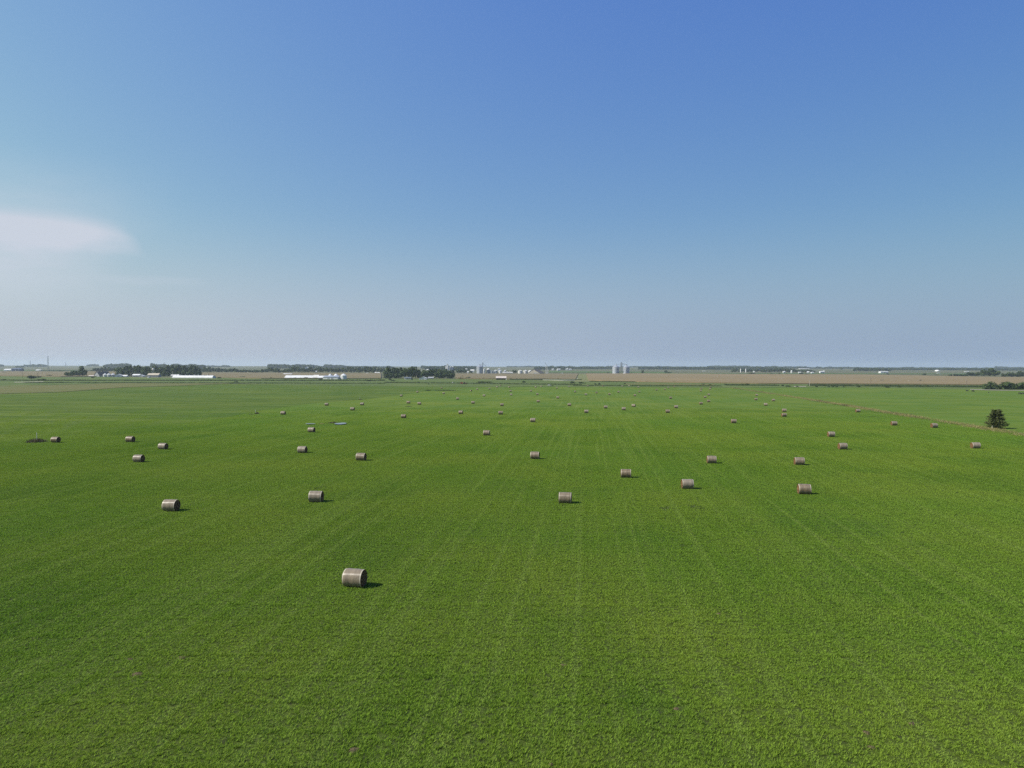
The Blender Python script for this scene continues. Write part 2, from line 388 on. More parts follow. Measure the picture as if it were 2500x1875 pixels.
# unmown grass on the left, its edge standing a little above the mown field
zone('unmown_grass', [(-400, 1140), (-150, 1106), (0, 1089), (160, 1070), (250, 1056), (340, 1046), (420, 1039), (545, 1020), (640, 1001), (760, 985), (880, 976), (965, 966), (1040, 955), (1150, 948)],
     [(-400, 960), (0, 961), (300, 946), (520, 936.5), (700, 939), (1150, 944.5)], M['unmown'], .05, 80, 30, 'stuff', rough=.02)
zone('stubble_strip', [(-400, 972), (0, 961), (150, 957), (300, 945.5), (420, 942), (560, 936.5)],
     [(-400, 948), (0, 942), (150, 939.5), (300, 935), (420, 935), (560, 934.5)], M['stubble'], .30, 30, 6)
zone('rough_grass', [(-400, 948), (0, 942), (150, 939), (300, 935), (560, 934.5), (700, 940), (1150, 945), (1300, 943.5), (1740, 946), (1860, 946), (2100, 946), (2400, 951), (2900, 957)],
     [(-400, 915), (0, 918), (200, 919), (400, 922), (700, 922.5), (940, 924), (1130, 924.5), (1250, 926), (1400, 931), (1560, 932), (1700, 931), (1860, 935.5), (2100, 936.5), (2400, 938.5), (2900, 942)], M['rough'], .20, 80, 12, 'stuff', rough=.0)
zone('pasture', [(1790, 946.3), (2060, 984), (2300, 1029), (2500, 1061), (2700, 1094)], [(1790, 945.8), (2060, 945.5), (2300, 948), (2500, 953), (2700, 957)], M['pasture'], .08, 40, 24)
# crops beyond
zone('corn_field', [(-400, 914.5), (0, 917), (150, 919), (330, 917)], [(-400, 905), (0, 906), (150, 907), (330, 906)], M['corn'], 1.4, 20, 5, 'stuff', rough=.15)
zone('corn_field', [(480, 919.5), (640, 923), (930, 923)], [(480, 909.5), (640, 909.5), (930, 910.5)], M['corn'], 1.4, 20, 5, 'stuff', rough=.15)
zone('corn_field', [(1112, 923.5), (1250, 925.2), (1330, 924), (1405, 925)], [(1112, 911.8), (1250, 911.8), (1330, 912.2), (1412, 912.4)], M['corn'], 1.4, 20, 5, 'stuff', rough=.15)
zone('corn_field', [(1437, 927), (1560, 931), (1860, 935), (2100, 936), (2400, 938), (2900, 942)], [(1430, 911.8), (1560, 911.5), (1860, 913), (2100, 914), (2400, 919.5), (2900, 924)], M['corn_pale'], 1.4, 60, 8, 'stuff', rough=.15)
zone('grass_waterway', [(1402, 932), (1440, 931.5)], [(1411, 913), (1429, 912.6)], M['waterway'], .35, 4, 8)
zone('pale_weed_strip', [(1325, 927.5), (1370, 929), (1404, 928.5)], [(1325, 925.5), (1370, 925.8), (1404, 926)], M['grey_weed'], .6, 8, 2, 'stuff', rough=.1)
zone('dry_verge', [(1526, 938), (1640, 939.5), (1745, 940)], [(1526, 935.5), (1640, 937), (1745, 938)], M['stubble'], .5, 12, 2)
zone('soybean_field', [(-400, 906), (0, 905.5), (330, 905.5)], [(-400, 903.5), (0, 903.8), (330, 904)], M['beans'], .8, 20, 2)
zone('soybean_field', [(1340, 909), (1640, 910.5)], [(1340, 905.5), (1640, 908)], M['beans'], .8, 20, 2)
zone('soybean_field', [(1590, 912), (1860, 912.4), (2200, 913.2), (2700, 914.5)], [(1590, 910.8), (1860, 911), (2200, 911.4), (2700, 912.5)], M['beans'], .8, 20, 2)
zone('farm_lane', [(35, 933.6), (106, 932)], [(35, 932.6), (106, 931)], M['gravel'], .10 + .25, 8, 1, skirt=False)
zone('farm_lane', [(1938, 944.2), (1968, 944)], [(1938, 943), (1968, 943)], M['gravel'], .10 + .25, 4, 1, skirt=False)
zone('farm_lane', [(2368, 951.0), (2420, 952.6), (2520, 953.9)], [(2368, 950.0), (2420, 951.5), (2520, 953.0)], M['gravel'], .10 + .25, 8, 1, skirt=False)

# ------------------------------------------------------------------ hay grass: tufts laid out in 3 m pieces over the near field
def grass():
    S = 3.0; pts, fs, var, tint = [], [], [], []
    rnd = random.Random(3)
    for v in range(5):
        for _ in range(int(78 * S * S)):
            cx, cy = rnd.uniform(-S / 2, S / 2), rnd.uniform(-S / 2, S / 2)
            hh = rnd.choice((.6, .8, 1, 1, 1.15, 1.35)) * (0.75 + .5 * noise.noise((cx * 1.3, cy * 1.3, v * 7.0)) + .15); tt = rnd.random()
            for _ in range(rnd.randint(5, 9)):
                a = rnd.uniform(0, 6.283); r = rnd.uniform(0, .05); bx, by = cx + math.cos(a) * r, cy + math.sin(a) * r
                a += rnd.uniform(-.6, .6); o = rnd.uniform(.05, .15); h = rnd.uniform(.05, .14) * hh; wd = rnd.uniform(.011, .020)
                nx, ny = -math.sin(a) * wd, math.cos(a) * wd; i = len(pts)
                pts += [(bx - nx, by - ny, 0), (bx + nx, by + ny, 0), (bx + math.cos(a) * o, by + math.sin(a) * o, h)]
                fs.append((i, i + 1, i + 2)); var.append(v)
                q = min(1, max(0, tt * .55 + rnd.random() * .5)); tint += [q] * 3
    npatch = len(pts)
    sc_, rot, vr = [0.0] * npatch, [0.0] * npatch, [-1] * npatch
    y = 20.0
    while y < 330:
        x = -(y * .76 + 14)
        while x < y * .76 + 14:
            f = 1 - ss(90, 330, y)
            if True:
                jx, jy = x + rnd.uniform(-.12, .12), y + rnd.uniform(-.12, .12)
                pts.append((jx, jy, Z(jx, jy) + .02))
                sc_.append((.12 + .88 * f) * (1 + .35 * noise.noise((jx * .045, jy * .045, 0)) + rnd.uniform(-.1, .1))); rot.append(rnd.randint(0, 3) * 1.5708); vr.append(rnd.randint(0, 4))
            x += S
        y += S
    me = bpy.data.meshes.new('hay_grass'); me.from_pydata(pts, [], fs)
    A = me.attributes.new('tint', 'FLOAT', 'POINT'); A.data.foreach_set('value', tint + [0.0] * (len(pts) - npatch))
    A = me.attributes.new('vf', 'INT', 'FACE'); A.data.foreach_set('value', var)
    A = me.attributes.new('vp', 'INT', 'POINT'); A.data.foreach_set('value', vr)
    A = me.attributes.new('sz', 'FLOAT', 'POINT'); A.data.foreach_set('value', sc_)
    A = me.attributes.new('rt', 'FLOAT', 'POINT'); A.data.foreach_set('value', rot)
    o = link('hay_grass', me, M['blades']); o['kind'] = 'stuff'
    o['label'] = 'short green hay regrowth covering the near field'
    g = bpy.data.node_groups.new('lay_out_grass', 'GeometryNodeTree')
    g.interface.new_socket('Geometry', in_out='INPUT', socket_type='NodeSocketGeometry')
    g.interface.new_socket('Geometry', in_out='OUTPUT', socket_type='NodeSocketGeometry')
    gi, go = g.nodes.new('NodeGroupInput'), g.nodes.new('NodeGroupOutput')
    def att(name, typ):
        n = g.nodes.new('GeometryNodeInputNamedAttribute'); n.data_type = typ; n.inputs[0].default_value = name
        return next(s for s in n.outputs if s.enabled and s.name == 'Attribute')
    def eq(a, v):
        c = g.nodes.new('FunctionNodeCompare'); c.data_type = 'INT'; c.operation = 'EQUAL'
        g.links.new(a, c.inputs[2]); c.inputs[3].default_value = v; return c.outputs[0]
    join = g.nodes.new('GeometryNodeJoinGeometry')
    for v in range(5):
        sf = g.nodes.new('GeometryNodeSeparateGeometry'); sf.domain = 'FACE'; g.links.new(gi.outputs[0], sf.inputs[0]); g.links.new(eq(att('vf', 'INT'), v), sf.inputs[1])
        sp = g.nodes.new('GeometryNodeSeparateGeometry'); sp.domain = 'POINT'; g.links.new(gi.outputs[0], sp.inputs[0]); g.links.new(eq(att('vp', 'INT'), v), sp.inputs[1])
        mtp = g.nodes.new('GeometryNodeMeshToPoints'); g.links.new(sp.outputs[0], mtp.inputs[0])
        iop = g.nodes.new('GeometryNodeInstanceOnPoints'); g.links.new(mtp.outputs[0], iop.inputs['Points']); g.links.new(sf.outputs[0], iop.inputs['Instance'])
        cr = g.nodes.new('ShaderNodeCombineXYZ'); g.links.new(att('rt', 'FLOAT'), cr.inputs[2]); g.links.new(cr.outputs[0], iop.inputs['Rotation'])
        cs = g.nodes.new('ShaderNodeCombineXYZ'); cs.inputs[0].default_value = 1.13; cs.inputs[1].default_value = 1.13; g.links.new(att('sz', 'FLOAT'), cs.inputs[2]); g.links.new(cs.outputs[0], iop.inputs['Scale'])
        g.links.new(iop.outputs[0], join.inputs[0])
    g.links.new(join.outputs[0], go.inputs[0])
    md = o.modifiers.new('grass', 'NODES'); md.node_group = g
grass()


# ------------------------------------------------------------------ round hay bales
def mk_wrap():
    m = bpy.data.materials.new('net_wrap'); m.use_nodes = True; t = m.node_tree; b = t.nodes['Principled BSDF']
    tcn = nd(t, 'ShaderNodeTexCoord'); mp = nd(t, 'ShaderNodeMapping'); mp.inputs['Scale'].default_value = (6.0, .8, .8); t.links.new(tcn.outputs['Object'], mp.inputs[0])
    n1 = nd(t, 'ShaderNodeTexNoise', ins={'Scale': 2.0, 'Detail': 5.0, 'Roughness': .7}); t.links.new(mp.outputs[0], n1.inputs['Vector'])
    n2 = nd(t, 'ShaderNodeTexNoise', ins={'Scale': 9.0, 'Detail': 4.0, 'Roughness': .7}); t.links.new(tcn.outputs['Object'], n2.inputs['Vector'])
    oi = nd(t, 'ShaderNodeObjectInfo')
    def mix(a, c, f):
        x = nd(t, 'ShaderNodeMix', data_type='RGBA')
        for i, v in ((6, a), (7, c)):
            if isinstance(v, tuple): x.inputs[i].default_value = (*v, 1)
            else: t.links.new(v, x.inputs[i])
        t.links.new(f, x.inputs[0]); return x.outputs[2]
    c = mix((.108, .077, .044), (.205, .158, .098), sstep(t, n1.outputs[0], .35, .65))
    c = mix(c, (.075, .048, .027), mth(t, 'MULTIPLY', sstep(t, n2.outputs[0], .52, .72), .6))
    c = mix(c, (.300, .270, .215), mth(t, 'MULTIPLY', oi.outputs['Random'], .4))
    sx = nd(t, 'ShaderNodeSeparateXYZ'); t.links.new(tcn.outputs['Object'], sx.inputs[0])
    rim = sstep(t, mth(t, 'ABSOLUTE', sx.outputs[0]), .66, .72)          # the doubled net at both edges
    c = mix(c, (.50, .46, .36), mth(t, 'MULTIPLY', rim, .6))
    t.links.new(c, b.inputs['Base Color']); b.inputs['Roughness'].default_value = .44; b.inputs['Specular IOR Level'].default_value = .36
    b.inputs['Anisotropic'].default_value = .85; b.inputs['Anisotropic Rotation'].default_value = .25; tg = nd(t, 'ShaderNodeTangent', direction_type='RADIAL', axis='X'); t.links.new(tg.outputs[0], b.inputs['Tangent'])
    bp = nd(t, 'ShaderNodeBump', ins={'Strength': .35, 'Distance': .02}); t.links.new(n1.outputs[0], bp.inputs['Height']); t.links.new(bp.outputs[0], b.inputs['Normal'])
    return m
M['wrap'] = mk_wrap()
M['end'] = mat('cut_straw', (.215, .125, .060), (.055, .032, .015), .95, 9.0, .05, bump=1.0, lo=.4, hi=.6)
BR, BL = .70, 1.55
def bale_meshes(seed):
    rnd = random.Random(seed); ns, nl = 56, 16; pts, fs = [], []
    def rad(a, x):
        d = noise.noise((math.cos(a) * 1.2 + seed * 9, math.sin(a) * 1.2, x * .8)) * .022 + noise.noise((math.cos(a) * 6 + seed, math.sin(a) * 6, x * 3)) * .006
        e = abs(x) / (BL / 2)
        r = BR * (1 - .035 * max(0, e - .75) / .25) + d + .008 * math.sin(x * 9 + seed)
        return r
    for j in range(nl + 1):
        x = -BL / 2 + BL * j / nl
        for i in range(ns):
            a = 6.2832 * i / ns; r = rad(a, x); z = BR + math.sin(a) * r
            if z < .03: z = .03 + (z - .03) * .25                     # sits a little flat on its belly
            pts.append((x, math.cos(a) * r, z - .03))
    for j in range(nl):
        for i in range(ns):
            a, b = j * ns + i, j * ns + (i + 1) % ns; fs.append((a, b, b + ns, a + ns))
    me = bpy.data.meshes.new('net_wrap'); me.from_pydata(pts, [], fs); me.materials.append(M['wrap'])
    me.polygons.foreach_set('use_smooth', [True] * len(fs))
    ends = []
    for s in (-1, 1):
        p2, f2 = [], []; rings = 9
        for k in range(rings + 1):
            q = 1 - k / rings
            for i in range(ns):
                a = 6.2832 * i / ns; r = rad(a, s * BL / 2) * q * .995
                x = s * (BL / 2 - .01 + .05 * (1 - q * q) * .6 + (noise.noise((math.cos(a) * r * 9, math.sin(a) * r * 9, seed + s)) * .05 + .018 * math.sin(q * 34) if k else 0))
                z = BR + math.sin(a) * r
                if z < .03: z = .03 + (z - .03) * .25
                p2.append((x, math.cos(a) * r, z - .03))
        for k in range(rings):
            for i in range(ns):
                a, b = k * ns + i, k * ns + (i + 1) % ns
                f = (a, b, b + ns, a + ns); f2.append(f if s < 0 else f[::-1])
        for _ in range(150):                                          # loose straw standing out of the end and past the net
            a = rnd.uniform(0, 6.28); r = BR * rnd.uniform(.75, 1.0) if rnd.random() < .7 else BR * rnd.uniform(.1, .75)
            c = Vector((s * BL / 2, math.cos(a) * r, BR + math.sin(a) * r - .03))
            d = Vector((s * rnd.uniform(.03, .12), rnd.uniform(-.09, .09), rnd.uniform(-.12, .06))); wv = Vector((0, rnd.uniform(-.012, .012), rnd.uniform(.006, .014)))
            i = len(p2); p2 += [tuple(c - wv), tuple(c + wv), tuple(c + d)]; f2.append((i, i + 1, i + 2))
        m2 = bpy.data.meshes.new('hay_end'); m2.from_pydata(p2, [], f2); m2.materials.append(M['end']); ends.append(m2)
    return me, ends
BV = [bale_meshes(s) for s in range(5)]
# photo pixel of the middle of the foot; optional label; optional extra turn of the axis in degrees
BALES = [
 (866, 1431, 'nearest and largest round bale, alone in the foreground with dark end to the right', 6),
 (418, 1247, 'large grey-wrapped bale in left foreground, the lowest of the far left bales', 2),
 (772, 1225, 'second nearest bale left of centre, straight behind the nearest bale', -4),
 (1380, 1228, 'wrapped bale with tan left end, nearest of the bales right of centre', 2),
 (1678, 1193, 'plump bale with orange straw end, nearest neighbour left of the far-right foreground bale', -4),
 (1963, 1206, 'foreground bale farthest right, wide tan straw end facing left', 3),
 (1528, 1166, 'bale with a yellow streak in the grass beside its left end', 2),
 (1737, 1131, 'bale in right midfield, left of the bale with a short yellow-green patch below it', 0),
 (1951, 1135, 'bale in right midfield above a yellow-green grass patch', 1),
 (2057, 1097, 'tan-ended bale right of centre, lower of the close diagonal pair', -4),
 (2029, 1066.3, 'tan-ended bale right of centre, upper of the close diagonal pair', -2),
 (2381, 1095, 'bale farthest right of all, below and left of the lone cedar', 0),
 (2182.5, 1038.6, 'bale just below the dry fence strip, midway between cedar and strip bale', -2),
 (2280.4, 1044.3, 'orange-ended bale touching the dry fence strip left of the cedar', -8),
 (2094.3, 1006.5, 'pale bale standing in the dry fence strip where it turns palest', -3),
 (1791.2, 1033, 'single midfield bale right of the mowing lines, beneath a close pair of bales', 0),
 (1306, 1120.5, 'midfield bale at the centre of the field with thin dark right edge', 4),
 (882, 1124, 'midfield bale left of centre, lower right of a pair', 5),
 (738.5, 1105.8, 'midfield bale left of centre, upper left of a pair', 3),
 (760.7, 1055.3, 'dark-ended bale below the small puddle', 5),
 (1188, 1063, 'midfield bale alone between puddle and field centre', 3),
 (136, 1080.2, 'bale farthest left, beside the weed clump with the white standpipe', 4),
 (318.4, 1079, 'bale on left, upper one of a loose group of three', 5),
 (398.4, 1097, 'bale on left, right-hand one of a loose group of three', 5),
 (339, 1128, 'bale on left, lowest one of a loose group of three', 2),
 (691.4, 1012.2, 'bale right of the small brown mound on the left', 4),
 (797.4, 990.2), (884, 989.2), (860.6, 1001.8), (979.7, 968), (1019, 958.5), (997.1, 985), (1023.9, 987.9),
 (985.4, 1020.6, 'bale right of the puddle, nearest one below the dark grass streak', 3),
 (1078, 948.6), (1083.2, 961.9), (1117.1, 975.6), (1154.9, 985.6), (1125.1, 1010.5),
 (1150.2, 955.3, 'end-on brown bale at the right tip of the long dark grass patch', 55), (1165.2, 951.6),
 (1181.8, 967.6), (1195.1, 950.3), (1213.5, 946, None, 18), (1221.9, 942.2, None, 60), (1243.2, 946.3, None, 40), (1246.6, 956.2), (1248.1, 965.3),
 (1225.5, 991.1), (1222.3, 1011.8), (1296.7, 956), (1311.9, 964.2), (1307.7, 946.3, None, 18), (1321.6, 944.6, None, 40), (1314, 982.2),
 (1300.9, 1030.6, 'pale central bale with long thin shadow, middle of the field', 1),
 (1359.6, 948.6), (1362, 972.7), (1389.6, 945.2), (1404, 957.7), (1390.1, 991.1), (1430.2, 965),
 (1431.5, 1008.2, 'slightly pinkish bale right of centre where the mowing lines converge', -3),
 (1435.3, 943.5), (1456.4, 960), (1478.6, 997), (1472.3, 943.3, 'pinkish bale turned end-on at the far edge of the field', -50), (1487.9, 964.2), (1509.9, 958.3),
 (1519.2, 944), (1536.1, 942.9, None, 25), (1522.8, 1001.4), (1547, 993.2, 'bright white-topped bale with black right end, just right of centre', 24), (1550, 967), (1561, 957.9), (1558.3, 946.1),
 (1602.7, 953.2), (1623.2, 952), (1631.5, 947.5), (1646.1, 945.2), (1637.2, 973.5), (1650.7, 996.5), (1630.2, 1007.8),
 (1712.4, 950.3), (1711.1, 955.4), (1735.2, 947.1, None, -20), (1733.3, 951.3), (1730.3, 965.3), (1721.3, 971.2), (1729.9, 981.6), (1711.3, 987.5),
 (1847.2, 966.1, 'bale on the dry fence line, upper of two stacked in view', 0), (1845.7, 976.9, 'bale just below the dry fence line, lower of two stacked in view', 0), (1888.2, 979.4, 'bale right of the two at the dry fence line'),
 (1869.4, 990.4, 'white bale with dark right edge near the fence line', 16), (1914.6, 1005.4, 'pale upper bale of a tight pair near the fence line'), (1914, 1017.3, 'tan lower bale of a tight pair near the fence line', -6),
]
def ordinal(n): return f"{n}{'th' if 10 <= n % 100 <= 20 else {1: 'st', 2: 'nd', 3: 'rd'}.get(n % 10, 'th')}"
def bale_labels():
    un = [b for b in BALES if len(b) < 3 or b[2] is None]
    bands = [(0, 949.5, 'along the far field edge'), (949.5, 960, 'in second farthest row'), (960, 970, 'in third farthest row'), (970, 985, 'in row behind the middle'), (985, 1100, 'in scattered middle row')]
    out = {}
    for a, b, txt in bands:
        r = sorted([q for q in un if a <= q[1] < b], key=lambda q: q[0])
        for i, q in enumerate(r):
            look = 'dark right end' if q[0] < 1240 else ('pale top' if q[0] < 1500 else 'tan left end')
            e = ordinal(i + 1) + ' from left' if i < (len(r) + 1) // 2 else (ordinal(len(r) - i) + ' from right' if i < len(r) - 1 else 'the last right')
            out[q[:2]] = f'tiny bale with {look}, {e} {txt}'
    return out
BLAB = bale_labels()
rb = random.Random(11)
for i, b in enumerate(BALES):
    px, py = b[0], b[1]; lab = b[2] if len(b) > 2 and b[2] else BLAB.get((px, py)); yaw = b[3] if len(b) > 3 else rb.uniform(-5, 6)
    p = at(px, py + .3)
    v = BV[i % 5]
    s = rb.uniform(.98, 1.03)
    t = thing('hay_bale', lab, 'hay bale', p, -ROW - R(yaw) , 'round hay bales scattered over the mown field')
    t.scale = (s, s, s)
    link('net_wrap', v[0], None, t); link('hay_end', v[1][0], None, t); link('hay_end', v[1][1], None, t)

# ------------------------------------------------------------------ trees and bushes
def crown_mesh(name, seed, m, shape='round', leaves=700, leaf=.075):
    """unit crown: base at z=0, top at z=1, about 1 wide; lobes of leaf clumps with gaps, and smaller dark leaves inside"""
    rnd = random.Random(seed); lobes = []
    if shape == 'round':
        for _ in range(13):
            a, r = rnd.uniform(0, 6.28), rnd.uniform(.05, .34); z = rnd.uniform(.28, .86)
            r *= 1 - .5 * max(0, z - .55) / .35
            lobes.append((Vector((math.cos(a) * r, math.sin(a) * r, z)), rnd.uniform(.13, .22)))
        lobes.append((Vector((0, 0, .5)), .26))
    elif shape == 'bush':
        for _ in range(10):
            a, r = rnd.uniform(0, 6.28), rnd.uniform(0, .36)
            lobes.append((Vector((math.cos(a) * r, math.sin(a) * r, rnd.uniform(.15, .72 - r * .5))), rnd.uniform(.16, .28)))
    elif shape == 'cone':
        for _ in range(16):
            z = rnd.uniform(.06, .9); a, r = rnd.uniform(0, 6.28), (1 - z) * .32 * rnd.uniform(.3, 1)
            lobes.append((Vector((math.cos(a) * r, math.sin(a) * r, z)), .06 + .13 * (1 - z)))
    elif shape == 'tall':
        for _ in range(13):
            a, r = rnd.uniform(0, 6.28), rnd.uniform(0, .22)
            lobes.append((Vector((math.cos(a) * r, math.sin(a) * r, rnd.uniform(.2, .9))), rnd.uniform(.12, .2)))
    pts, fs = [], []
    wsum = [l[1] ** 2 for l in lobes]
    for _ in range(leaves):
        c, r = rnd.choices(lobes, wsum)[0]
        d = Vector((rnd.gauss(0, 1), rnd.gauss(0, 1), rnd.gauss(0, 1))).normalized()
        p = c + d * r * (rnd.uniform(.55, 1.05)); p.z = max(.02, min(1, p.z))
        n = (d + Vector((rnd.uniform(-.7, .7), rnd.uniform(-.7, .7), rnd.uniform(-.3, .9)))).normalized()
        e = n.orthogonal().normalized(); e.rotate(Matrix.Rotation(rnd.uniform(0, 6.28), 3, n)); f = n.cross(e)
        s = leaf * rnd.uniform(.5, 1.2); k = rnd.uniform(.5, .9)
        i = len(pts); pts += [tuple(p - e * s), tuple(p + f * s * k), tuple(p + e * s), tuple(p - f * s * k)]; fs.append((i, i + 1, i + 2, i + 3))
    me = bpy.data.meshes.new(name); me.from_pydata(pts, [], fs); me.materials.append(m)
    return me
def trunk_mesh(seed):
    b = MB(); rnd = random.Random(seed)
    b.cyl((0, 0, -.02), (.01, 0, .35), .035, .024, 8); b.cyl((.01, 0, .34), (0, .02, .7), .024, .008, 7)
    for k in range(4):
        a = k * 1.6 + rnd.random(); z = .25 + .09 * k
        b.cyl((.008, 0, z), (math.cos(a) * .26, math.sin(a) * .26, z + .22), .013, .004, 5)
    return b.mesh('trunk', M['bark'])
TR = {}
for k in ('dark', 'mid', 'light'):
    TR[k] = [crown_mesh('crown', 20 + i + len(k) * 10, M['leaf_' + k], 'round', 800, .07) for i in range(4)]
TR['tall'] = [crown_mesh('crown', 80 + i, M['leaf_mid'], 'tall', 600, .07) for i in range(2)]
TR['conifer'] = [crown_mesh('crown', 90 + i, M['leaf_dark'], 'cone', 600, .06) for i in range(2)]
TR['bush'] = [crown_mesh('foliage', 100 + i, M['leaf_dark'], 'bush', 500, .09) for i in range(3)] 
TR['greenbush'] = [crown_mesh('foliage', 110 + i, M['leaf_mid'], 'bush', 700, .075) for i in range(3)]
TK = [trunk_mesh(i) for i in range(3)]
rt = random.Random(5)
def tree(px, base, top, wpx, kind, label, group=None, dist=None, name=None):
    p = at_d(px, dist) if dist else at(px, base)
    h = max(1.0, h_of(px, top, p)); wd = wpx * mpp(p)
    isb = kind in ('bush', 'greenbush')
    t = thing(name or ('bush' if isb else 'conifer_tree' if kind == 'conifer' else 'broadleaf_tree'), label, 'bush' if isb else 'tree', p, rt.uniform(0, 6.28), group)
    c = link('foliage' if isb else 'crown', rt.choice(TR[kind]), None, t); c.scale = (wd * 1.3, wd * 1.3, h * 1.03)
    if not isb:
        k = link('trunk', rt.choice(TK), None, t); k.scale = (max(wd, h * .5) * .8, max(wd, h * .5) * .8, h)
    return t
def row(x0, x1, profile, base, wpx, kinds, label, group, dist=None, jit=2.0, depth=0.0, step=.72):
    """trees one behind and beside the other from x0 to x1; profile = points (px, top py)"""
    x = x0 + wpx * .4; 
    while x < x1 - wpx * .2:
        tp = None
        for a, b in zip(profile, profile[1:]):
            if a[0] <= x <= b[0]: tp = a[1] + (b[1] - a[1]) * (x - a[0]) / max(1e-6, b[0] - a[0])
        if tp is None: tp = profile[0][1] if x < profile[0][0] else profile[-1][1]
        ww = wpx * rt.uniform(.8, 1.3)
        dd = (dist or at(x, base).y) + rt.uniform(-.5, .5) * depth
        tree(x, base, tp + rt.uniform(-.3, 1) * jit, ww, rt.choice(kinds), label, group, dist=dd)
        x += ww * step * rt.uniform(.85, 1.1)
S = .14467
def sx(o, z): return o + z * S
def sy(z): return 860 + z * S

# left: lone tree, grove by the lane, farmstead grove
tree(sx(0, 537), sy(445), sy(366), 18, 'bush', 'round dark bush standing alone by the gravel lane on far left', name='bush')
tree(sx(0, 75), sy(347), sy(325), 8, 'bush', 'small dark bush beside the far left sheds')
for zx, zw, zt, k, lab in ((1130, 130, 335, 'dark', 'low dark tree at left end of the roadside clump left of the farmstead'), (1225, 150, 312, 'mid', 'rounded tree second from left in the roadside clump left of the farmstead'),
                           (1310, 130, 305, 'dark', 'middle tree of the roadside clump left of the farmstead'), (1385, 110, 238, 'mid', 'tallest pointed tree of the roadside clump left of the farmstead'), (1430, 100, 285, 'dark', 'right-hand tree of the roadside clump left of the farmstead')):
    tree(sx(0, zx), sy(410), sy(zt), zw * S, k, lab, 'roadside clump left of the farmstead')
row(sx(0, 1570), sx(0, 1960), [(sx(0, 1570), sy(265)), (sx(0, 1720), sy(240)), (sx(0, 1960), sy(258))], sy(332), 11, ['dark', 'mid'], 'dark tree in the row behind the gabled barn and small grain bins', 'trees behind the gabled barn', jit=1.0)
row(sx(0, 1960), sx(310, 1265), [(sx(0, 1960), sy(262)), (sx(0, 2140), sy(228)), (sx(310, 40), sy(240)), (sx(310, 180), sy(212)), (sx(310, 290), sy(245)), (sx(310, 370), sy(218)), (sx(310, 520), sy(240)), (sx(310, 700), sy(215)), (sx(310, 900), sy(225)), (sx(310, 1150), sy(228)), (sx(310, 1265), sy(300))], 917.5, 17, ['dark', 'mid', 'dark'],
    'tall dark tree in the farmstead grove behind the house and long white barn', 'farmstead grove on the left', jit=1.5, depth=60, step=.55)
row(sx(0, 1960), sx(310, 1260), [(sx(0, 1960), sy(300)), (sx(310, 1260), sy(300))], 918.5, 14, ['dark', 'bush'], 'lower dark tree along the front of the farmstead grove', 'front trees of the farmstead grove', jit=3, step=.8)
tree(sx(310, 1110), sy(388), sy(300), 24, 'light', 'lighter green round tree at the front right of the farmstead grove, behind the long barn')
# row across the far side of the brown field
row(sx(310, 1225), sx(310, 2212), [(sx(310, 1225), sy(265)), (sx(310, 1400), sy(250)), (sx(310, 1600), sy(255)), (sx(310, 1690), sy(285)), (sx(310, 1790), sy(258)), (sx(310, 1900), sy(290)), (sx(310, 2212), sy(290))], 909, 11, ['mid', 'dark'], 'hazy tree in the row behind the brown field, right of the farmstead grove', 'tree row behind the brown field', dist=2150, jit=2)
row(sx(620, 0), sx(620, 2212), [(sx(620, 0), sy(300)), (sx(620, 200), sy(270)), (sx(620, 260), sy(245)), (sx(620, 380), sy(270)), (sx(620, 470), sy(295)), (sx(620, 560), sy(275)), (sx(620, 680), sy(222)), (sx(620, 850), sy(255)), (sx(620, 1100), sy(250)), (sx(620, 1500), sy(250)), (sx(620, 1850), sy(240)), (sx(620, 2212), sy(255))], 910, 11, ['mid', 'dark', 'mid'],
    'hazy tree in the long row behind the white farm buildings', 'long tree row behind the white farm', dist=2150, jit=2, depth=120, step=.62)
# grove left of centre
row(sx(930, 45), sx(930, 1270), [(sx(930, 45), sy(330)), (sx(930, 120), sy(255)), (sx(930, 300), sy(265)), (sx(930, 450), sy(255)), (sx(930, 580), sy(233)), (sx(930, 650), sy(285)), (sx(930, 800), sy(300)), (sx(930, 950), sy(285)), (sx(930, 1100), sy(288)), (sx(930, 1220), sy(300)), (sx(930, 1270), sy(370))], 923.5, 17, ['dark', 'mid', 'dark'],
    'tall tree in the big dark grove left of the centre', 'big dark grove left of centre', jit=1.5, depth=60, step=.5)
row(sx(930, 40), sx(930, 400), [(sx(930, 40), sy(370)), (sx(930, 400), sy(340))], 925, 14, ['dark'], 'low dark tree at the left front of the big grove', 'front trees of the big grove, left', jit=2, step=.7)
row(sx(930, 900), sx(930, 1275), [(sx(930, 900), sy(350)), (sx(930, 1275), sy(350))], 925.3, 15, ['dark'], 'low dark tree at the right front of the big grove', 'front trees of the big grove, right', jit=2, step=.6)
tree(sx(930, 525), sy(474), sy(405), 5, 'conifer', 'small dark conifer in front of the big grove, beside the white house')
row(sx(930, 620), sx(930, 900), [(sx(930, 620), sy(395)), (sx(930, 900), sy(390))], 923.8, 14, ['dark', 'mid'], 'low tree behind the small houses of the big grove', 'trees behind the small houses', jit=2, step=.7)
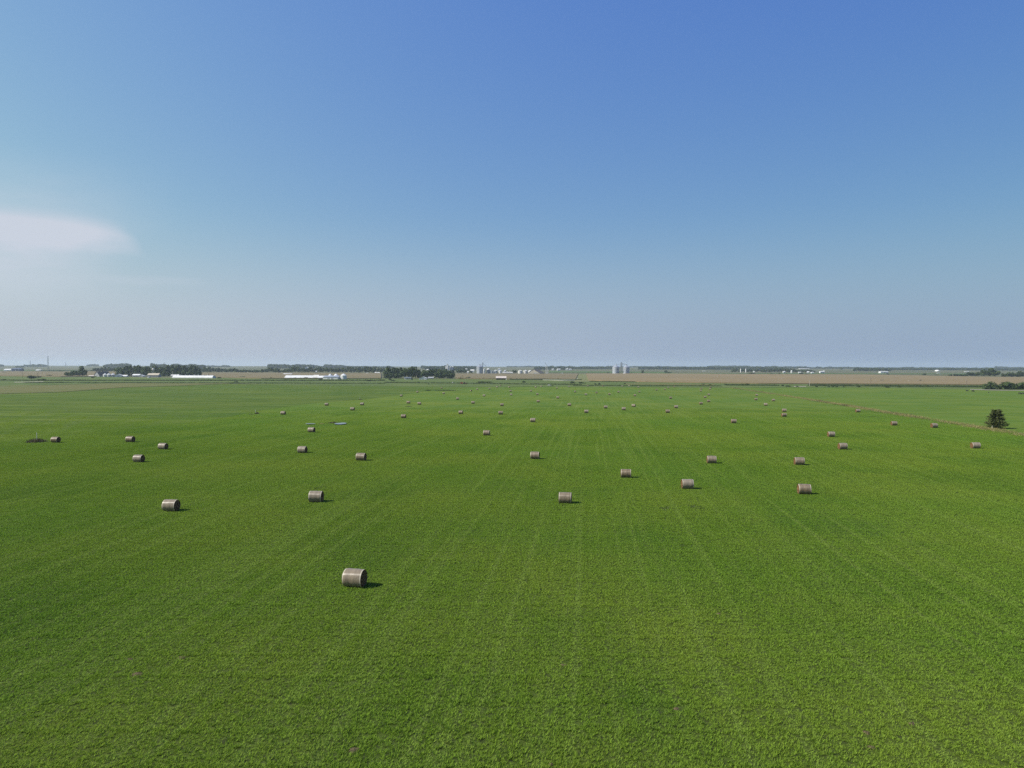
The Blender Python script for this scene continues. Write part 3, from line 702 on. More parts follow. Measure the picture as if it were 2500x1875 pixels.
# around the grain site
for i, (zx, zw, zt) in enumerate(((1300, 70, 292), (1360, 80, 285), (1420, 70, 288))):
    tree(sx(930, zx), sy(357), sy(zt), zw * S * 1.2, 'mid', ('left', 'middle', 'right')[i] + ' of three round trees between grove and big grain bin', 'round trees left of the grain site')
tree(sx(930, 1515), sy(357), sy(318), 9, 'dark', 'dark tree in front of the white house left of the big grain bin')
tree(sx(1240, 90), sy(357), sy(302), 8, 'dark', 'dark tree right of the long pale shed at the grain site')
tree(sx(1240, 130), sy(357), sy(305), 7, 'dark', 'dark tree just left of the two middle white grain bins')
for zx, zt, zw, lab in ((1690, 332, 50, 'small dark bush left of the twin grain bins'), (2088, 335, 30, 'small dark bush right of the twin grain bins')):
    tree(sx(1240, zx), sy(352), sy(zt), zw * S, 'bush', lab)
tree(sx(1550, 132), sy(355), sy(303), 8, 'mid', 'round tree standing alone in the tan field right of the twin bins')
tree(sx(1550, 515), sy(355), sy(303), 8, 'mid', 'taller of two trees side by side beyond the tan field')
tree(sx(1550, 585), sy(355), sy(324), 10, 'bush', 'low bush right of the taller of two trees beyond the tan field')
row(sx(1550, 1620), sx(1550, 2212), [(sx(1550, 1620), sy(295)), (sx(1550, 1700), sy(275)), (sx(1550, 2000), sy(280)), (sx(1550, 2212), sy(280))], sy(338), 10, ['dark', 'mid'], 'hazy tree around the white farmstead beyond the tan field', 'trees of the far farmstead, left half', jit=1.5)
row(sx(1860, 0), sx(1860, 915), [(sx(1860, 0), sy(285)), (sx(1860, 150), sy(280)), (sx(1860, 300), sy(262)), (sx(1860, 600), sy(285)), (sx(1860, 800), sy(288)), (sx(1860, 915), sy(305))], sy(342), 10, ['dark', 'mid'], 'hazy tree of the far farmstead grove right of the white silo', 'trees of the far farmstead, right half', jit=1.5)
for zx, zw, zt, zb, o, lab in ((1985, 150, 335, 372, 1550, 'broad low bush before the far white farmstead'), (1780, 36, 357, 373, 1550, 'tiny dark bush in the tan field, left of the far farmstead'), (165, 70, 350, 377, 1860, 'low dark bush in the tan field, left of the pointed one'), (297, 36, 345, 377, 1860, 'pointed dark bush in the tan field'),
                              (670, 90, 340, 377, 1860, 'dark bush in front of the far farmstead, left of a smaller one'), (755, 55, 352, 380, 1860, 'smaller dark bush in front of the far farmstead'), (2118, 50, 350, 375, 1860, 'dark bush beside the far white barn in the right field')):
    tree(sx(o, zx), sy(zb), sy(zt), zw * S, 'bush', lab)
tree(sx(1860, 1345), sy(298), sy(256), 6, 'mid', 'lone hazy tree on the slope beyond the white barn')
row(sx(1860, 1530), sx(1860, 2212), [(sx(1860, 1530), sy(275)), (sx(1860, 1600), sy(256)), (sx(1860, 1850), sy(256)), (sx(1860, 2212), sy(270))], sy(328), 11, ['dark', 'mid'], 'hazy tree in the dense far wood on the right', 'trees of the dense far wood', dist=3300, jit=1.2)
tree(sx(2180, 535), sy(386), sy(346), 10, 'bush', 'round dark bush alone in the tan field near right edge')
tree(sx(2180, 720), sy(374), sy(362), 6, 'bush', 'tiny bush at the back of the tan field near right edge')
row(sx(2180, 955), sx(2180, 1530), [(sx(2180, 955), sy(365)), (sx(2180, 1200), sy(368)), (sx(2180, 1250), sy(338)), (sx(2180, 1530), sy(335))], sy(411), 12, ['dark', 'mid'], 'tree at the low left end of the shelterbelt behind the tan field', 'shelterbelt behind the tan field, left end', jit=1)
row(sx(2180, 1510), sx(2180, 1840), [(sx(2180, 1510), sy(320)), (sx(2180, 1600), sy(256)), (sx(2180, 1840), sy(290))], sy(418), 17, ['mid', 'light'], 'taller lighter tree in the middle of the shelterbelt behind the tan field', 'shelterbelt tall middle', jit=1.5)
row(sx(2180, 1830), sx(2180, 2330), [(sx(2180, 1830), sy(335)), (sx(2180, 2100), sy(335)), (sx(2180, 2180), sy(300)), (sx(2180, 2330), sy(310))], sy(426), 15, ['dark', 'mid'], 'tree at the right end of the shelterbelt behind the tan field', 'shelterbelt right end', jit=1.5)
for zx, zw, zt, k, lab in ((1590, 160, 520, 'greenbush', 'low left-hand bush of the big bushes at the right edge'), (1680, 190, 475, 'greenbush', 'tall second bush of the big bushes at the right edge'), (1845, 210, 472, 'greenbush', 'tallest third bush of the big bushes at the right edge'), (1990, 200, 500, 'greenbush', 'rounded fourth bush of the big bushes at the right edge'), (2165, 200, 480, 'greenbush', 'lighter last bush of the big bushes, cut by the right edge')):
    tree(sx(2180, zx), sy(630), sy(zt), zw * S * 1.05, k, lab, 'big bushes beside the gravel lane')
# roadside weeds and small bushes
BUSH = [(0, 60, 478, 12, 5), (0, 660, 470, 10, 4), (0, 730, 475, 14, 5), (0, 640, 430, 12, 6), (0, 830, 405, 12, 5), (0, 1560, 435, 8, 4), (310, 200, 480, 12, 3), (310, 1560, 440, 12, 4), (310, 1950, 428, 14, 4), (310, 1830, 505, 12, 3), (620, 300, 440, 8, 4),
        (620, 1130, 470, 10, 4), (620, 1950, 490, 12, 4), (620, 2040, 490, 6, 3), (930, 150, 470, 6, 6), (930, 200, 485, 14, 4), (930, 1480, 445, 12, 5), (930, 1700, 515, 20, 5), (930, 1830, 515, 16, 4), (930, 805, 542, 4, 3),
        (1240, 270, 512, 12, 5), (1240, 1080, 522, 14, 5), (1240, 1250, 528, 16, 5), (1240, 1480, 548, 6, 5), (1240, 1545, 548, 7, 5), (1240, 1975, 540, 7, 5), (1550, 1150, 550, 10, 4), (1550, 1270, 555, 6, 4), (1550, 1810, 560, 12, 5), (1550, 1900, 560, 14, 6),
        (1860, 350, 575, 8, 5), (1860, 450, 582, 12, 5), (1860, 600, 585, 7, 4), (1860, 925, 588, 6, 6), (1860, 1130, 588, 8, 4), (1860, 1205, 588, 7, 7), (1860, 1260, 590, 6, 5), (1860, 1390, 592, 6, 3), (1860, 1640, 592, 10, 4), (1860, 2110, 598, 12, 5), (2180, 110, 595, 8, 4), (2180, 950, 575, 6, 5), (2180, 1250, 655, 7, 3)]
for o, zx, zb, wp, hp in BUSH:
    px = sx(o, zx); x = ('left of the farmstead' if px < 220 else 'in front of the farmstead' if px < 560 else 'in front of the white farm' if px < 930 else 'in front of the big grove' if px < 1115 else 'before the grain site' if px < 1420 else 'at the far edge of the bale field' if px < 1800 else 'along the green hedge bank on the right')
    tree(px, sy(zb), sy(zb) - hp * .9, wp, rt.choice(['bush', 'greenbush']), f'small dark roadside bush {x}', f'roadside bushes {x}')
def hedge(name, x0, x1, b0, b1, hpx, m, label, seed, dens=2.2):
    """a continuous bank of brush: leaf clumps over its whole depth"""
    rnd = random.Random(seed); pts, fs = [], []
    n = int((x1 - x0) * dens * 1.7); hpx *= 1.35
    for i in range(n):
        t = rnd.random(); px = x0 + (x1 - x0) * t; p = at(px, b0 + (b1 - b0) * t); k = mpp(p)
        H = hpx * k * (.55 + .6 * abs(noise.noise((px * .12, seed, 0))) + .2 * rnd.random())
        for _ in range(10):
            q = p + Vector((rnd.gauss(0, .7) * k * .8, rnd.uniform(-6, 6), rnd.uniform(.1, 1) * H))
            nn = Vector((rnd.uniform(-1, 1), rnd.uniform(-1, 1), rnd.uniform(-.2, 1))).normalized(); e = nn.orthogonal().normalized(); f = nn.cross(e); s = rnd.uniform(.35, .75) * k
            j = len(pts); pts += [tuple(q - e * s), tuple(q - f * s * .7), tuple(q + e * s), tuple(q + f * s * .7)]; fs.append((j, j + 1, j + 2, j + 3))
    me = bpy.data.meshes.new(name); me.from_pydata(pts, [], fs)
    o = link(name, me, m); o['kind'] = 'stuff'; o['label'] = label
    return o
hedge('hedgerow_brush', 1975, 2420, 942.5, 946.5, 5, M['leaf_dark'], 'dark green brush bank along the right edge of the bale field', 1)
hedge('hedgerow_brush', 1120, 1420, 925.5, 928, 2.2, M['leaf_dark'], 'dark weedy line along the near edge of the brown field', 2)
hedge('hedgerow_brush', 1440, 1760, 932, 935, 2.0, M['weed'], 'weedy line along the tan field', 3)
hedge('hedgerow_brush', 60, 940, 930, 930, 3.0, M['weed'], 'tangled weeds along the roadside on the left', 4, 1.6)
hedge('hedgerow_brush', 60, 940, 935, 937, 2.2, M['leaf_dark'], 'dark ditch weeds on the left', 5, 1.0)
hedge('hedgerow_brush', 940, 1420, 935, 940, 2.6, M['weed'], 'ditch weeds at the far edge of the bale field', 6, 1.6)
hedge('hedgerow_brush', 1400, 1760, 942, 943.5, 2.2, M['leaf_mid'], 'low green weeds along the far edge of the bale field', 7, 1.8)
hedge('hedgerow_brush', 1770, 1900, 941, 942, 3, M['leaf_dark'], 'dark weeds by the field corner', 8, 2.0)
hedge('hedgerow_brush', 96, 250, 906, 906, 1.6, M['leaf_dark'], 'thin dark hedge across the far left slope', 9, 1.6)
hedge('hedgerow_brush', 0, 120, 929, 930, 2.2, M['weed'], 'weeds by the gravel lane on far left', 10, 2.0)

# far woods: too far to tell trees apart
def woods(name, bands, label):
    rnd = random.Random(len(bands)); pts, fs = [], []
    src = [[(v.co.copy()) for v in TR[k][i].vertices] for k in ('dark', 'mid') for i in range(2)]; 
    for x0, x1, tops, dist, dd in bands:
        x = x0
        while x < x1:
            d = dist + rnd.uniform(-.5, .5) * dd; p = at_d(x, d); wd = rnd.uniform(5, 9) * mpp(p); tp = tops[0] + (tops[1] - tops[0]) * (x - x0) / (x1 - x0) - 1.3
            h = h_of(x, tp + noise.noise((x * .05, dist * .01, 0)) * 2.2 + rnd.uniform(-.3, .5), p)
            if h > 3:
                vs = rnd.choice(src); i0 = len(pts); n = min(len(vs) // 4, 230)
                for q in range(n):
                    k = rnd.randrange(len(vs) // 4) * 4; c = (vs[k] + vs[k + 2]) / 2; j = len(pts)
                    for u in range(4): e = c + (vs[k + u] - c) * 2.5; pts.append((p.x + e.x * wd * 1.2, p.y + e.y * wd, p.z + max(0, e.z) * h))
                    fs.append((j, j + 1, j + 2, j + 3))
            x += rnd.uniform(.9, 1.7)
    me = bpy.data.meshes.new(name); me.from_pydata(pts, [], fs)
    o = link(name, me, M['leaf_dark']); o['kind'] = 'stuff'; o['label'] = label
woods('distant_woodland', [(-60, 8, (890.5, 891.5), 5200, 200), (40, 56, (895, 895), 4300, 100), (60, 83, (891.5, 891), 5200, 150), (82, 94, (891, 890.5), 5000, 100), (96, 112, (890.5, 891), 5200, 150), (215, 240, (890.5, 891), 6200, 200), (255, 310, (891.5, 888), 4200, 300), (290, 320, (888.5, 890), 4300, 200)], 'hazy far woods on the slope at left')
woods('distant_woodland', [(370, 500, (889.5, 892.5), 3600, 300), (470, 560, (893, 894), 5600, 300), (655, 765, (890.5, 891.5), 4200, 400), (795, 812, (890.5, 891), 4600, 100), (815, 840, (892.5, 892.5), 4600, 100), (760, 960, (894, 895.5), 4800, 300), (1030, 1170, (894.5, 895), 4300, 400), (1240, 1350, (895, 895.5), 6600, 300)], 'hazy far woods behind the farms left of centre')
woods('distant_woodland', [(1040, 1160, (896, 897), 3200, 300), (1306, 1395, (895.5, 896), 3900, 250), (1390, 1560, (895.5, 896), 6700, 500), (1540, 1660, (895, 896), 6800, 400), (1440, 1480, (896, 896), 5000, 200)], 'hazy blue far woods behind the grain site')
woods('distant_woodland', [(1640, 1860, (897, 895.5), 5200, 500), (1730, 1830, (894, 894), 7200, 300), (1800, 1920, (897, 898), 4600, 300), (1870, 1970, (896, 896), 5600, 300), (1880, 1920, (895.5, 895.5), 6400, 200), (1995, 2030, (896.5, 896.5), 6800, 200), (2030, 2090, (897.5, 897.5), 7000, 200)], 'hazy blue far woods behind the tan field')
woods('distant_woodland', [(1560, 1900, (897.0, 897.6), 4200, 300), (2090, 2520, (899.8, 900.6), 4300, 300), (1330, 1500, (896.6, 897.0), 4400, 300), (1600, 2500, (896.2, 899.2), 5600, 500)], 'low dark belt of woods along the horizon right of the twin bins')
woods('distant_woodland', [(2180, 2385, (900, 901), 4600, 500), (2204, 2219, (897, 897), 6800, 100), (2219, 2230, (897, 897), 6800, 100), (2230, 2440, (899, 900), 6600, 400), (2432, 2510, (895.5, 898.5), 6900, 400), (2430, 2560, (904, 904), 4200, 200), (2380, 2700, (899, 900), 7000, 400)], 'hazy blue far woods near the right edge')

# ------------------------------------------------------------------ the lone cedar and the dry fence strip
def cedar():
    p = at(2432, 1046.5); H = h_of(2432, 997, p); k = mpp(p); rnd = random.Random(4)
    t = thing('cedar_tree', 'dark shaggy cedar standing alone on the dry fence strip at right edge', 'tree', p)
    pts, fs = [], []
    for b in range(150):
        z = (b / 150) ** .85 * .97; a = b * 2.4 + rnd.uniform(-.5, .5)
        wz = (.86 * (1 - z) ** .75 + .13 + .08 * (z > .82)) * rnd.uniform(.75, 1.15)
        if rnd.random() < .1: wz *= 1.2
        d = Vector((math.cos(a), math.sin(a) , rnd.uniform(.05, .45))); root = Vector((0, 0, z * H * .92))
        ln = wz * 26 * k
        for s in range(40):
            u = (s + rnd.random()) / 40; c = root + d * ln * u + Vector((rnd.gauss(0, .13), rnd.gauss(0, .13), rnd.gauss(0, .10) - .12 * u * u))
            c.z = max(.12, c.z)
            n = Vector((rnd.uniform(-1, 1), rnd.uniform(-1, 1), rnd.uniform(-.3, 1))).normalized(); e = (d + Vector((rnd.gauss(0, .5), rnd.gauss(0, .5), rnd.gauss(0, .3)))).normalized(); f = n.cross(e).normalized()
            L_ = rnd.uniform(.16, .36); W_ = rnd.uniform(.06, .13); i = len(pts)
            pts += [tuple(c - e * L_), tuple(c + f * W_), tuple(c + e * L_), tuple(c - f * W_)]; fs.append((i, i + 1, i + 2, i + 3))
    me = bpy.data.meshes.new('crown'); me.from_pydata(pts, [], fs); me.materials.append(M['cedar']); link('crown', me, None, t)
    b = MB(); b.cyl((0, 0, -.1), (0, 0, H * .55), .14, .08, 9); b.cyl((0, 0, H * .54), (.05, 0, H * .93), .08, .02, 8)
    for j in range(16):
        a = j * 2.4; z = H * (.08 + .05 * j); r = (1 - z / H) * 1.7 + .2; b.cyl((0, 0, z), (math.cos(a) * r, math.sin(a) * r, z + .25 * r), .035, .01, 5)
    b.obj('trunk', M['bark'], t)
cedar()
def fence_strip():
    rnd = random.Random(8); pts, fs = [], []; w2, f2 = [], []
    line = [(1785, 946.5), (1830, 953), (1900, 963.5), (1960, 973), (2060, 989), (2200, 1013), (2300, 1029), (2420, 1049), (2500, 1062), (2620, 1083)]
    P = [at(x, y) for x, y in line]
    for a, b in zip(P, P[1:]):
        n = int((a - b).length * 40)
        side = (b - a).normalized().cross(Vector((0, 0, 1)))
        for _ in range(n):
            t = rnd.random(); q = a.lerp(b, t); d = noise.noise((q.x * .05, q.y * .05, 1)) 
            if rnd.random() > .62 + d: continue
            q = q + side * rnd.gauss(0, 1.5) + Vector((rnd.uniform(-.5, .5), rnd.uniform(-.5, .5), 0)); q.z = Z(q.x, q.y)
            weed = noise.noise((q.x * .12, q.y * .12, 5)) > .26 and rnd.random() < .35
            hh = rnd.uniform(.25, .65) * (1.25 if weed else 1); tgt, tf = (w2, f2) if weed else (pts, fs)
            for _ in range(4):
                an = rnd.uniform(0, 6.28); wd = rnd.uniform(.03, .07); o = rnd.uniform(.05, .3)
                nx, ny = -math.sin(an) * wd, math.cos(an) * wd; i = len(tgt)
                tgt += [(q.x - nx, q.y - ny, q.z), (q.x + nx, q.y + ny, q.z), (q.x + math.cos(an) * o, q.y + math.sin(an) * o, q.z + hh * rnd.uniform(.7, 1.2))]; tf.append((i, i + 1, i + 2))
    for nm, p_, f_, m, lab in (('dry_grass_strip', pts, fs, M['dry'], 'strip of tall dry tan grass running along the old fence line on the right'), ('fence_line_weeds', w2, f2, M['brush'], 'dark weeds growing through the dry strip on the right')):
        me = bpy.data.meshes.new(nm); me.from_pydata(p_, [], f_); o = link(nm, me, m); o['kind'] = 'stuff'; o['label'] = lab
fence_strip()
t = thing('fence_post', 'pale weathered post leaning in front of the lone cedar', 'post', at(2422, 1048.5))
MB().cyl((0, 0, -.1), (.04, 0, 1.15), .07, .06, 10).obj('post', M['palewood'], t)

# ------------------------------------------------------------------ small things lying in the field
def clump(name, px, py, wpx, hpx, m, label, seed, cat='weed clump', n=420, flat=False):
    p = at(px, py); k = mpp(p); rnd = random.Random(seed); pts, fs = [], []; W, H = wpx * k / 2, hpx * k
    for _ in range(n):
        x = rnd.gauss(0, .42) * W; y = rnd.gauss(0, .42) * min(W, 3.0 if not flat else 1.6); e = max(.12, 1 - (x / W) ** 2) * (.6 + .6 * abs(noise.noise((x * .9, y * .9, seed))))
        h = H * e * rnd.uniform(.3, 1.1); a = rnd.uniform(0, 6.28); o = rnd.uniform(.05, .4) * H; wd = rnd.uniform(.03, .08) * max(1, k * 6); i = len(pts)
        nx, ny = -math.sin(a) * wd, math.cos(a) * wd; z0 = rnd.uniform(0, .4) * h
        pts += [(x - nx, y - ny, z0), (x + nx, y + ny, z0), (x + math.cos(a) * o, y + math.sin(a) * o, h)]; fs.append((i, i + 1, i + 2))
    me = bpy.data.meshes.new(name); me.from_pydata(pts, [], fs); me.materials.append(m)
    o = link(name, me, None, None, p); return tag(o, label, cat)
clump('weed_clump', 88, 1079.5, 50, 14, M['brush'], 'dark tangled weed clump around a white standpipe on far left', 1, n=900)
p = at(90, 1079); t = thing('standpipe', 'thin white standpipe rising from the dark weed clump on far left', 'standpipe', p)
b = MB(); b.cyl((0, 0, 0), (0, 0, 2.0), .05); b.obj('pipe', M['white'], t); MB().cyl((0, 0, 2.0), (0, 0, 2.12), .08).obj('cap', M['white'], t)
clump('weed_clump', 627, 1010.5, 14, 6, M['brush'], 'small brown weed mound with a white standpipe, left of centre', 2)
p = at(624, 1009.5); t = thing('standpipe', 'short white standpipe in the small brown weed mound', 'standpipe', p)
MB().cyl((0, 0, 0), (0, 0, 1.3), .05).obj('pipe', M['white'], t); MB().cyl((0, 0, 1.3), (0, 0, 1.42), .08).obj('cap', M['white'], t)
clump('weed_clump', 613, 1011.8, 18, 2.2, M['brush'], 'dark streak of weeds left of the small brown mound', 3, n=200, flat=True)
clump('weed_clump', 879.5, 976, 11, 3.5, M['brush'], 'tiny weed clump with a thin pipe behind the left bales', 4, n=200)
p = at(878.5, 975.5); t = thing('standpipe', 'thin pale pipe in the tiny weed clump behind the left bales', 'standpipe', p)
MB().cyl((0, 0, 0), (0, 0, 1.6), .05).obj('pipe', M['offwhite'], t); MB().cyl((0, 0, 1.6), (0, 0, 1.72), .08).obj('cap', M['offwhite'], t)
t = clump('weed_clump', 998, 992.8, 28, 3, M['weed'], 'dark slanted streak of taller grass between two bales left of centre', 5, n=320, flat=True)
t.rotation_euler = (0, 0, R(58))
clump('weed_clump', 1090, 954.5, 96, 3.2, M['weed'], 'long dark patch of taller grass behind the far bales left of centre', 6, n=1300, flat=True)
clump('weed_clump', 1045, 954, 18, 3.6, M['leaf_dark'], 'dark left tip of the long taller grass patch', 7, n=300, flat=True)
for q, (px, py, wp, hp, n_, m_, lab) in enumerate(((1620, 1241, 60, 5, 300, 'weed', 'scattered taller weeds below the foreground bales right of centre'), (1700, 1239, 60, 5, 300, 'weed', 'yellow-green weed patch between the two rightmost foreground bales'), (780, 1192, 60, 4, 240, 'weed', 'thin line of weeds above the bale left of centre'), (1668, 1334, 30, 6, 120, 'weed', 'sparse weeds in the lower right foreground'), (2131, 1017.5, 40, 2, 150, 'weed', 'low weed streak beneath the dry strip'))):
    clump('weed_patch', px, py, wp, hp, M[m_], lab, 30 + q, 'weeds', n_)
def puddle(px, py, wpx, hpx, label):
    p = at(px, py); k = mpp(p); W = wpx * k / 2; D = abs(at(px, py - hpx / 2).y - at(px, py + hpx / 2).y) / 2
    pts = [(0, 0, 0)]; n = 40
    for i in range(n):
        a = 6.2832 * i / n; r = 1 + .22 * noise.noise((math.cos(a) * 1.5 + px, math.sin(a) * 1.5, 0)); pts.append((math.cos(a) * W * r, math.sin(a) * D * r, 0))
    me = bpy.data.meshes.new('puddle'); me.from_pydata(pts, [], [(0, 1 + i, 1 + (i + 1) % n) for i in range(n)])
    o = link('puddle', me, M['water'], None, p + Vector((0, 0, .28))); o['kind'] = 'structure'; o['label'] = label
puddle(832, 1036, 28, 3.6, 'small blue puddle in the grass left of centre')
puddle(757, 1036.4, 26, 1.4, 'thin sliver of water left of the puddle')
clump('dead_weed_mound', 812, 1033, 30, 4.5, M['brush'], 'brown mound of dead weeds beside the small puddle', 9, 'weed mound', 500)
clump('dry_grass_tuft', 785, 1035, 26, 2.4, M['dry'], 'dry tan grass between puddle and water sliver', 10, 'grass tuft', 260, flat=True)
clump('yellow_grass_streak', 1497, 1161, 44, 1.6, M['dry'], 'yellow streak of dead grass left of a bale', 11, 'grass streak', 220, flat=True)
clump('yellow_grass_streak', 1570, 1172, 50, 1.4, M['dry'], 'thin yellow streak of dead grass right of a bale', 12, 'grass streak', 160, flat=True)
MOUNDS = [(1755, 1500, 15, 'pale grey lump of bare soil below the right-hand bales'), (2226, 1768, 19, 'pale soil mound at lower right, largest near the corner'), (866, 1832, 34, 'brownish bare patch at bottom left of centre'), (336, 1648, 34, 'brownish bare patch in the lower left foreground'), (1345, 1868, 16, 'tan soil crumb at the bottom edge'),
          (2116, 1790, 26, 'dark bare soil beside the pale mound at lower right'), (2128, 1826, 22, 'dark bare soil below the pale mound at lower right'), (444, 1607, 26, 'dark bare patch in lower left grass'), (318, 1611, 14, 'small black bare spot in lower left grass'), (1845, 1529, 7, 'tiny pale clod right of the pale grey lump'), (1652, 1732, 18, 'small bare patch in the lower right foreground'), (815, 1735, 18, 'small bare patch left of the bottom middle'), (1376, 1625, 18, 'dark bare spot just right of bottom centre')]
def mound(px, py, wpx, label, seed):
    p = at(px, py); k = (p - O).length / F; W = wpx * k / 2; pts, fs = [], []; n, m = 22, 6
    for j in range(m + 1):
        for i in range(n):
            a = 6.2832 * i / n; r = W * (1 - j / m) * (1 + .35 * noise.noise((math.cos(a) * 1.4, math.sin(a) * 1.4, seed * 3.3)))
            z = .078 * (1 - (1 - j / m) ** 3) + .03 * noise.noise((math.cos(a) * r * 9, math.sin(a) * r * 9, seed)) * (j > 0); pts.append((math.cos(a) * r, math.sin(a) * r * .8, z))
    for j in range(m):
        for i in range(n):
            a, b = j * n + i, j * n + (i + 1) % n; fs.append((a, b, b + n, a + n))
    me = bpy.data.meshes.new('soil_mound'); me.from_pydata(pts, [], fs); me.materials.append(M['soil'])
    tag(link('soil_mound', me, None, None, p), label, 'soil mound')
for i, (a, b_, c, l) in enumerate(MOUNDS): mound(a, b_, c, l, i)

# ------------------------------------------------------------------ farm buildings
def gable(name, label, px0, px1, base, eave, ridge, wall, roof, cat='barn', depth=None, yaw=0.0, axis='x', group=None, dist=None, doors=1, wins=0, hoop=False, vents=0, openfront=False):
    """axis x: long side faces the camera; axis y: gable end faces the camera"""
    pc = (px0 + px1) / 2; p = at_d(pc, dist) if dist else at(pc, base)
    W = (px1 - px0) * mpp(p); He = max(1.2, h_of(pc, eave, p)); Hr = max(He + .5, h_of(pc, ridge, p))
    D = depth or W * (.5 if axis == 'x' else 1.3)
    t = thing(name, label, cat, p + Vector((0, D / 2 if axis == 'y' else D / 4, 0)), R(yaw), group)
    if axis == 'y': lx, ly = D, W           # local x runs along the ridge
    else: lx, ly = W, D
    q = R(90) if axis == 'y' else 0
    def rot(v): return Matrix.Rotation(q, 3, 'Z') @ Vector(v)
    wt, rt_ = M[wall], M[roof]
    hx, hy = lx / 2, ly / 2
    if hoop:
        b = MB(); n = 14; pts = []; fs = []
        for s in (-hx, hx):
            for i in range(n + 1):
                a = math.pi * i / n; pts.append(rot((s, -math.cos(a) * hy, .3 + math.sin(a) ** .8 * (Hr - .3))))
        for i in range(n): fs.append((i, i + 1, n + 2 + i, n + 1 + i))
        b.poly(pts, fs).obj('roof', rt_, t, True)
        b = MB(); pts = []
        for s in (-hx + .15, hx - .15):
            for i in range(n + 1):
                a = math.pi * i / n; pts.append(rot((s, -math.cos(a) * hy * .985, math.sin(a) ** .8 * (Hr - .35))))
        b.poly(pts, [tuple(range(n + 1)), tuple(range(2 * n + 1, n, -1))]).obj('wall', wt, t)
    else:
        b = MB(); pts = [rot(v) for v in ((-hx, -hy, -.3), (hx, -hy, -.3), (hx, hy, -.3), (-hx, hy, -.3), (-hx, -hy, He), (hx, -hy, He), (hx, hy, He), (-hx, hy, He), (-hx, 0, Hr - .12), (hx, 0, Hr - .12))]
        fs = [(3, 7, 6, 2), (0, 3, 7, 8, 4), (1, 5, 9, 6, 2)]
        if not openfront: fs.append((0, 1, 5, 4))
        b.poly(pts, fs).obj('wall', wt, t)
        o, th = .5, .18; b = MB(); k = (Hr - He) / hy
        for s in (-1, 1):
            ye, ze = s * (hy + o), He - k * o + .05
            pts = [(-hx - o, ye, ze), (hx + o, ye, ze), (hx + o, 0, Hr), (-hx - o, 0, Hr)]
            pts = [rot(v) for v in pts] + [rot((v[0], v[1], v[2] + th)) for v in pts]
            b.poly(pts, [(0, 1, 2, 3), (4, 5, 6, 7), (0, 1, 5, 4), (3, 2, 6, 7), (0, 3, 7, 4), (1, 2, 6, 5)])
        b.obj('roof', rt_, t)
    fw, fx = (ly, True) if axis == 'y' else (lx, False)
    yf = -(lx if axis == 'y' else ly) / 2
    for i in range(doors):
        x = fw * (-.25 + .5 * (i + .5) / max(1, doors)) ; dw = min(4, fw * .16); dh = min(He * .8, 3.6)
        MB().box((x, yf - .05, dh / 2), (dw, .08, dh)).obj('door', M['dark' if openfront else 'grey'], t)
    for i in range(wins):
        x = fw * (-.42 + .84 * (i + .5) / wins)
        MB().box((x, yf - .06, He * .6), (1.1, .06, 1.2)).obj('window', M['glass'], t)
    if openfront:
        for i in range(6):
            x = -hx + lx * (i + .5) / 6; MB().box((x, -hy, He / 2), (.25, .25, He)).obj('post', M['wood'], t)
    for i in range(vents):
        x = -hx + lx * (i + .5) / vents; MB().cyl(rot((x, 0, Hr - .1)), rot((x, 0, Hr + .9)), .45, .45, 10).cyl(rot((x, 0, Hr + .9)), rot((x, 0, Hr + 1.25)), .7, .1, 10).obj('roof_vent', M['white'], t)
    return t
def bin_(label, px0, px1, base, eave, peak, m='steel', roofm='white', group=None, dist=None, name='grain_bin', cat='grain bin', door=True):
    pc = (px0 + px1) / 2; p = at_d(pc, dist) if dist else at(pc, base); r = (px1 - px0) * mpp(p) / 2; p = p + Vector((0, r, 0))
    He = max(1.5, h_of(pc, eave, p)); Hp = max(He + .4, h_of(pc, peak, p)); seg = 36
    t = thing(name, label, cat, p, 0, group)
    pts, fs = [], []; rings = max(6, int(He / .55)); 
    for j in range(rings * 2 + 1):
        rr = r * (1 if j % 2 else .994); z = -.3 + (He + .3) * j / (rings * 2)
        for i in range(seg): a = 6.2832 * i / seg; pts.append((math.cos(a) * rr, math.sin(a) * rr, z))
    for j in range(rings * 2):
        for i in range(seg): a, b = j * seg + i, j * seg + (i + 1) % seg; fs.append((a, b, b + seg, a + seg))
    me = bpy.data.meshes.new('wall'); me.from_pydata(pts, [], fs); me.materials.append(M[m]); link('wall', me, None, t)
    rf = MB().cyl((0, 0, He), (0, 0, Hp), r * 1.02, r * .12, seg)
    for i in range(18): a = 6.2832 * i / 18; rf.cyl((math.cos(a) * r, math.sin(a) * r, He + .08), (math.cos(a) * r * .12, math.sin(a) * r * .12, Hp + .06), .05, .05, 4)
    ro = rf.obj('roof', M[roofm], t)
    MB().cyl((0, 0, Hp - .02), (0, 0, Hp + .5), r * .12, r * .14, 12).obj('cap', M[roofm], ro)
    if door and r > 2.5: 
        MB().box((r * .3, -r * .954 - .12, 1.3), (.9, .25, 1.8)).obj('door', M['grey'], t)
        lad = MB(); a = -2.2; x, y = math.cos(a) * (r + .2), math.sin(a) * (r + .2)
        for dx in (-.25, .25): lad.box((x + dx, y, He / 2), (.08, .08, He))
        for i in range(int(He / .6)): lad.box((x, y, .4 + i * .6), (.5, .05, .05))
        lad.obj('ladder', M['steel_dark'], t)
    return t
def strut(b, a, c, r=.12): b.cyl(a, c, r, r, 5)
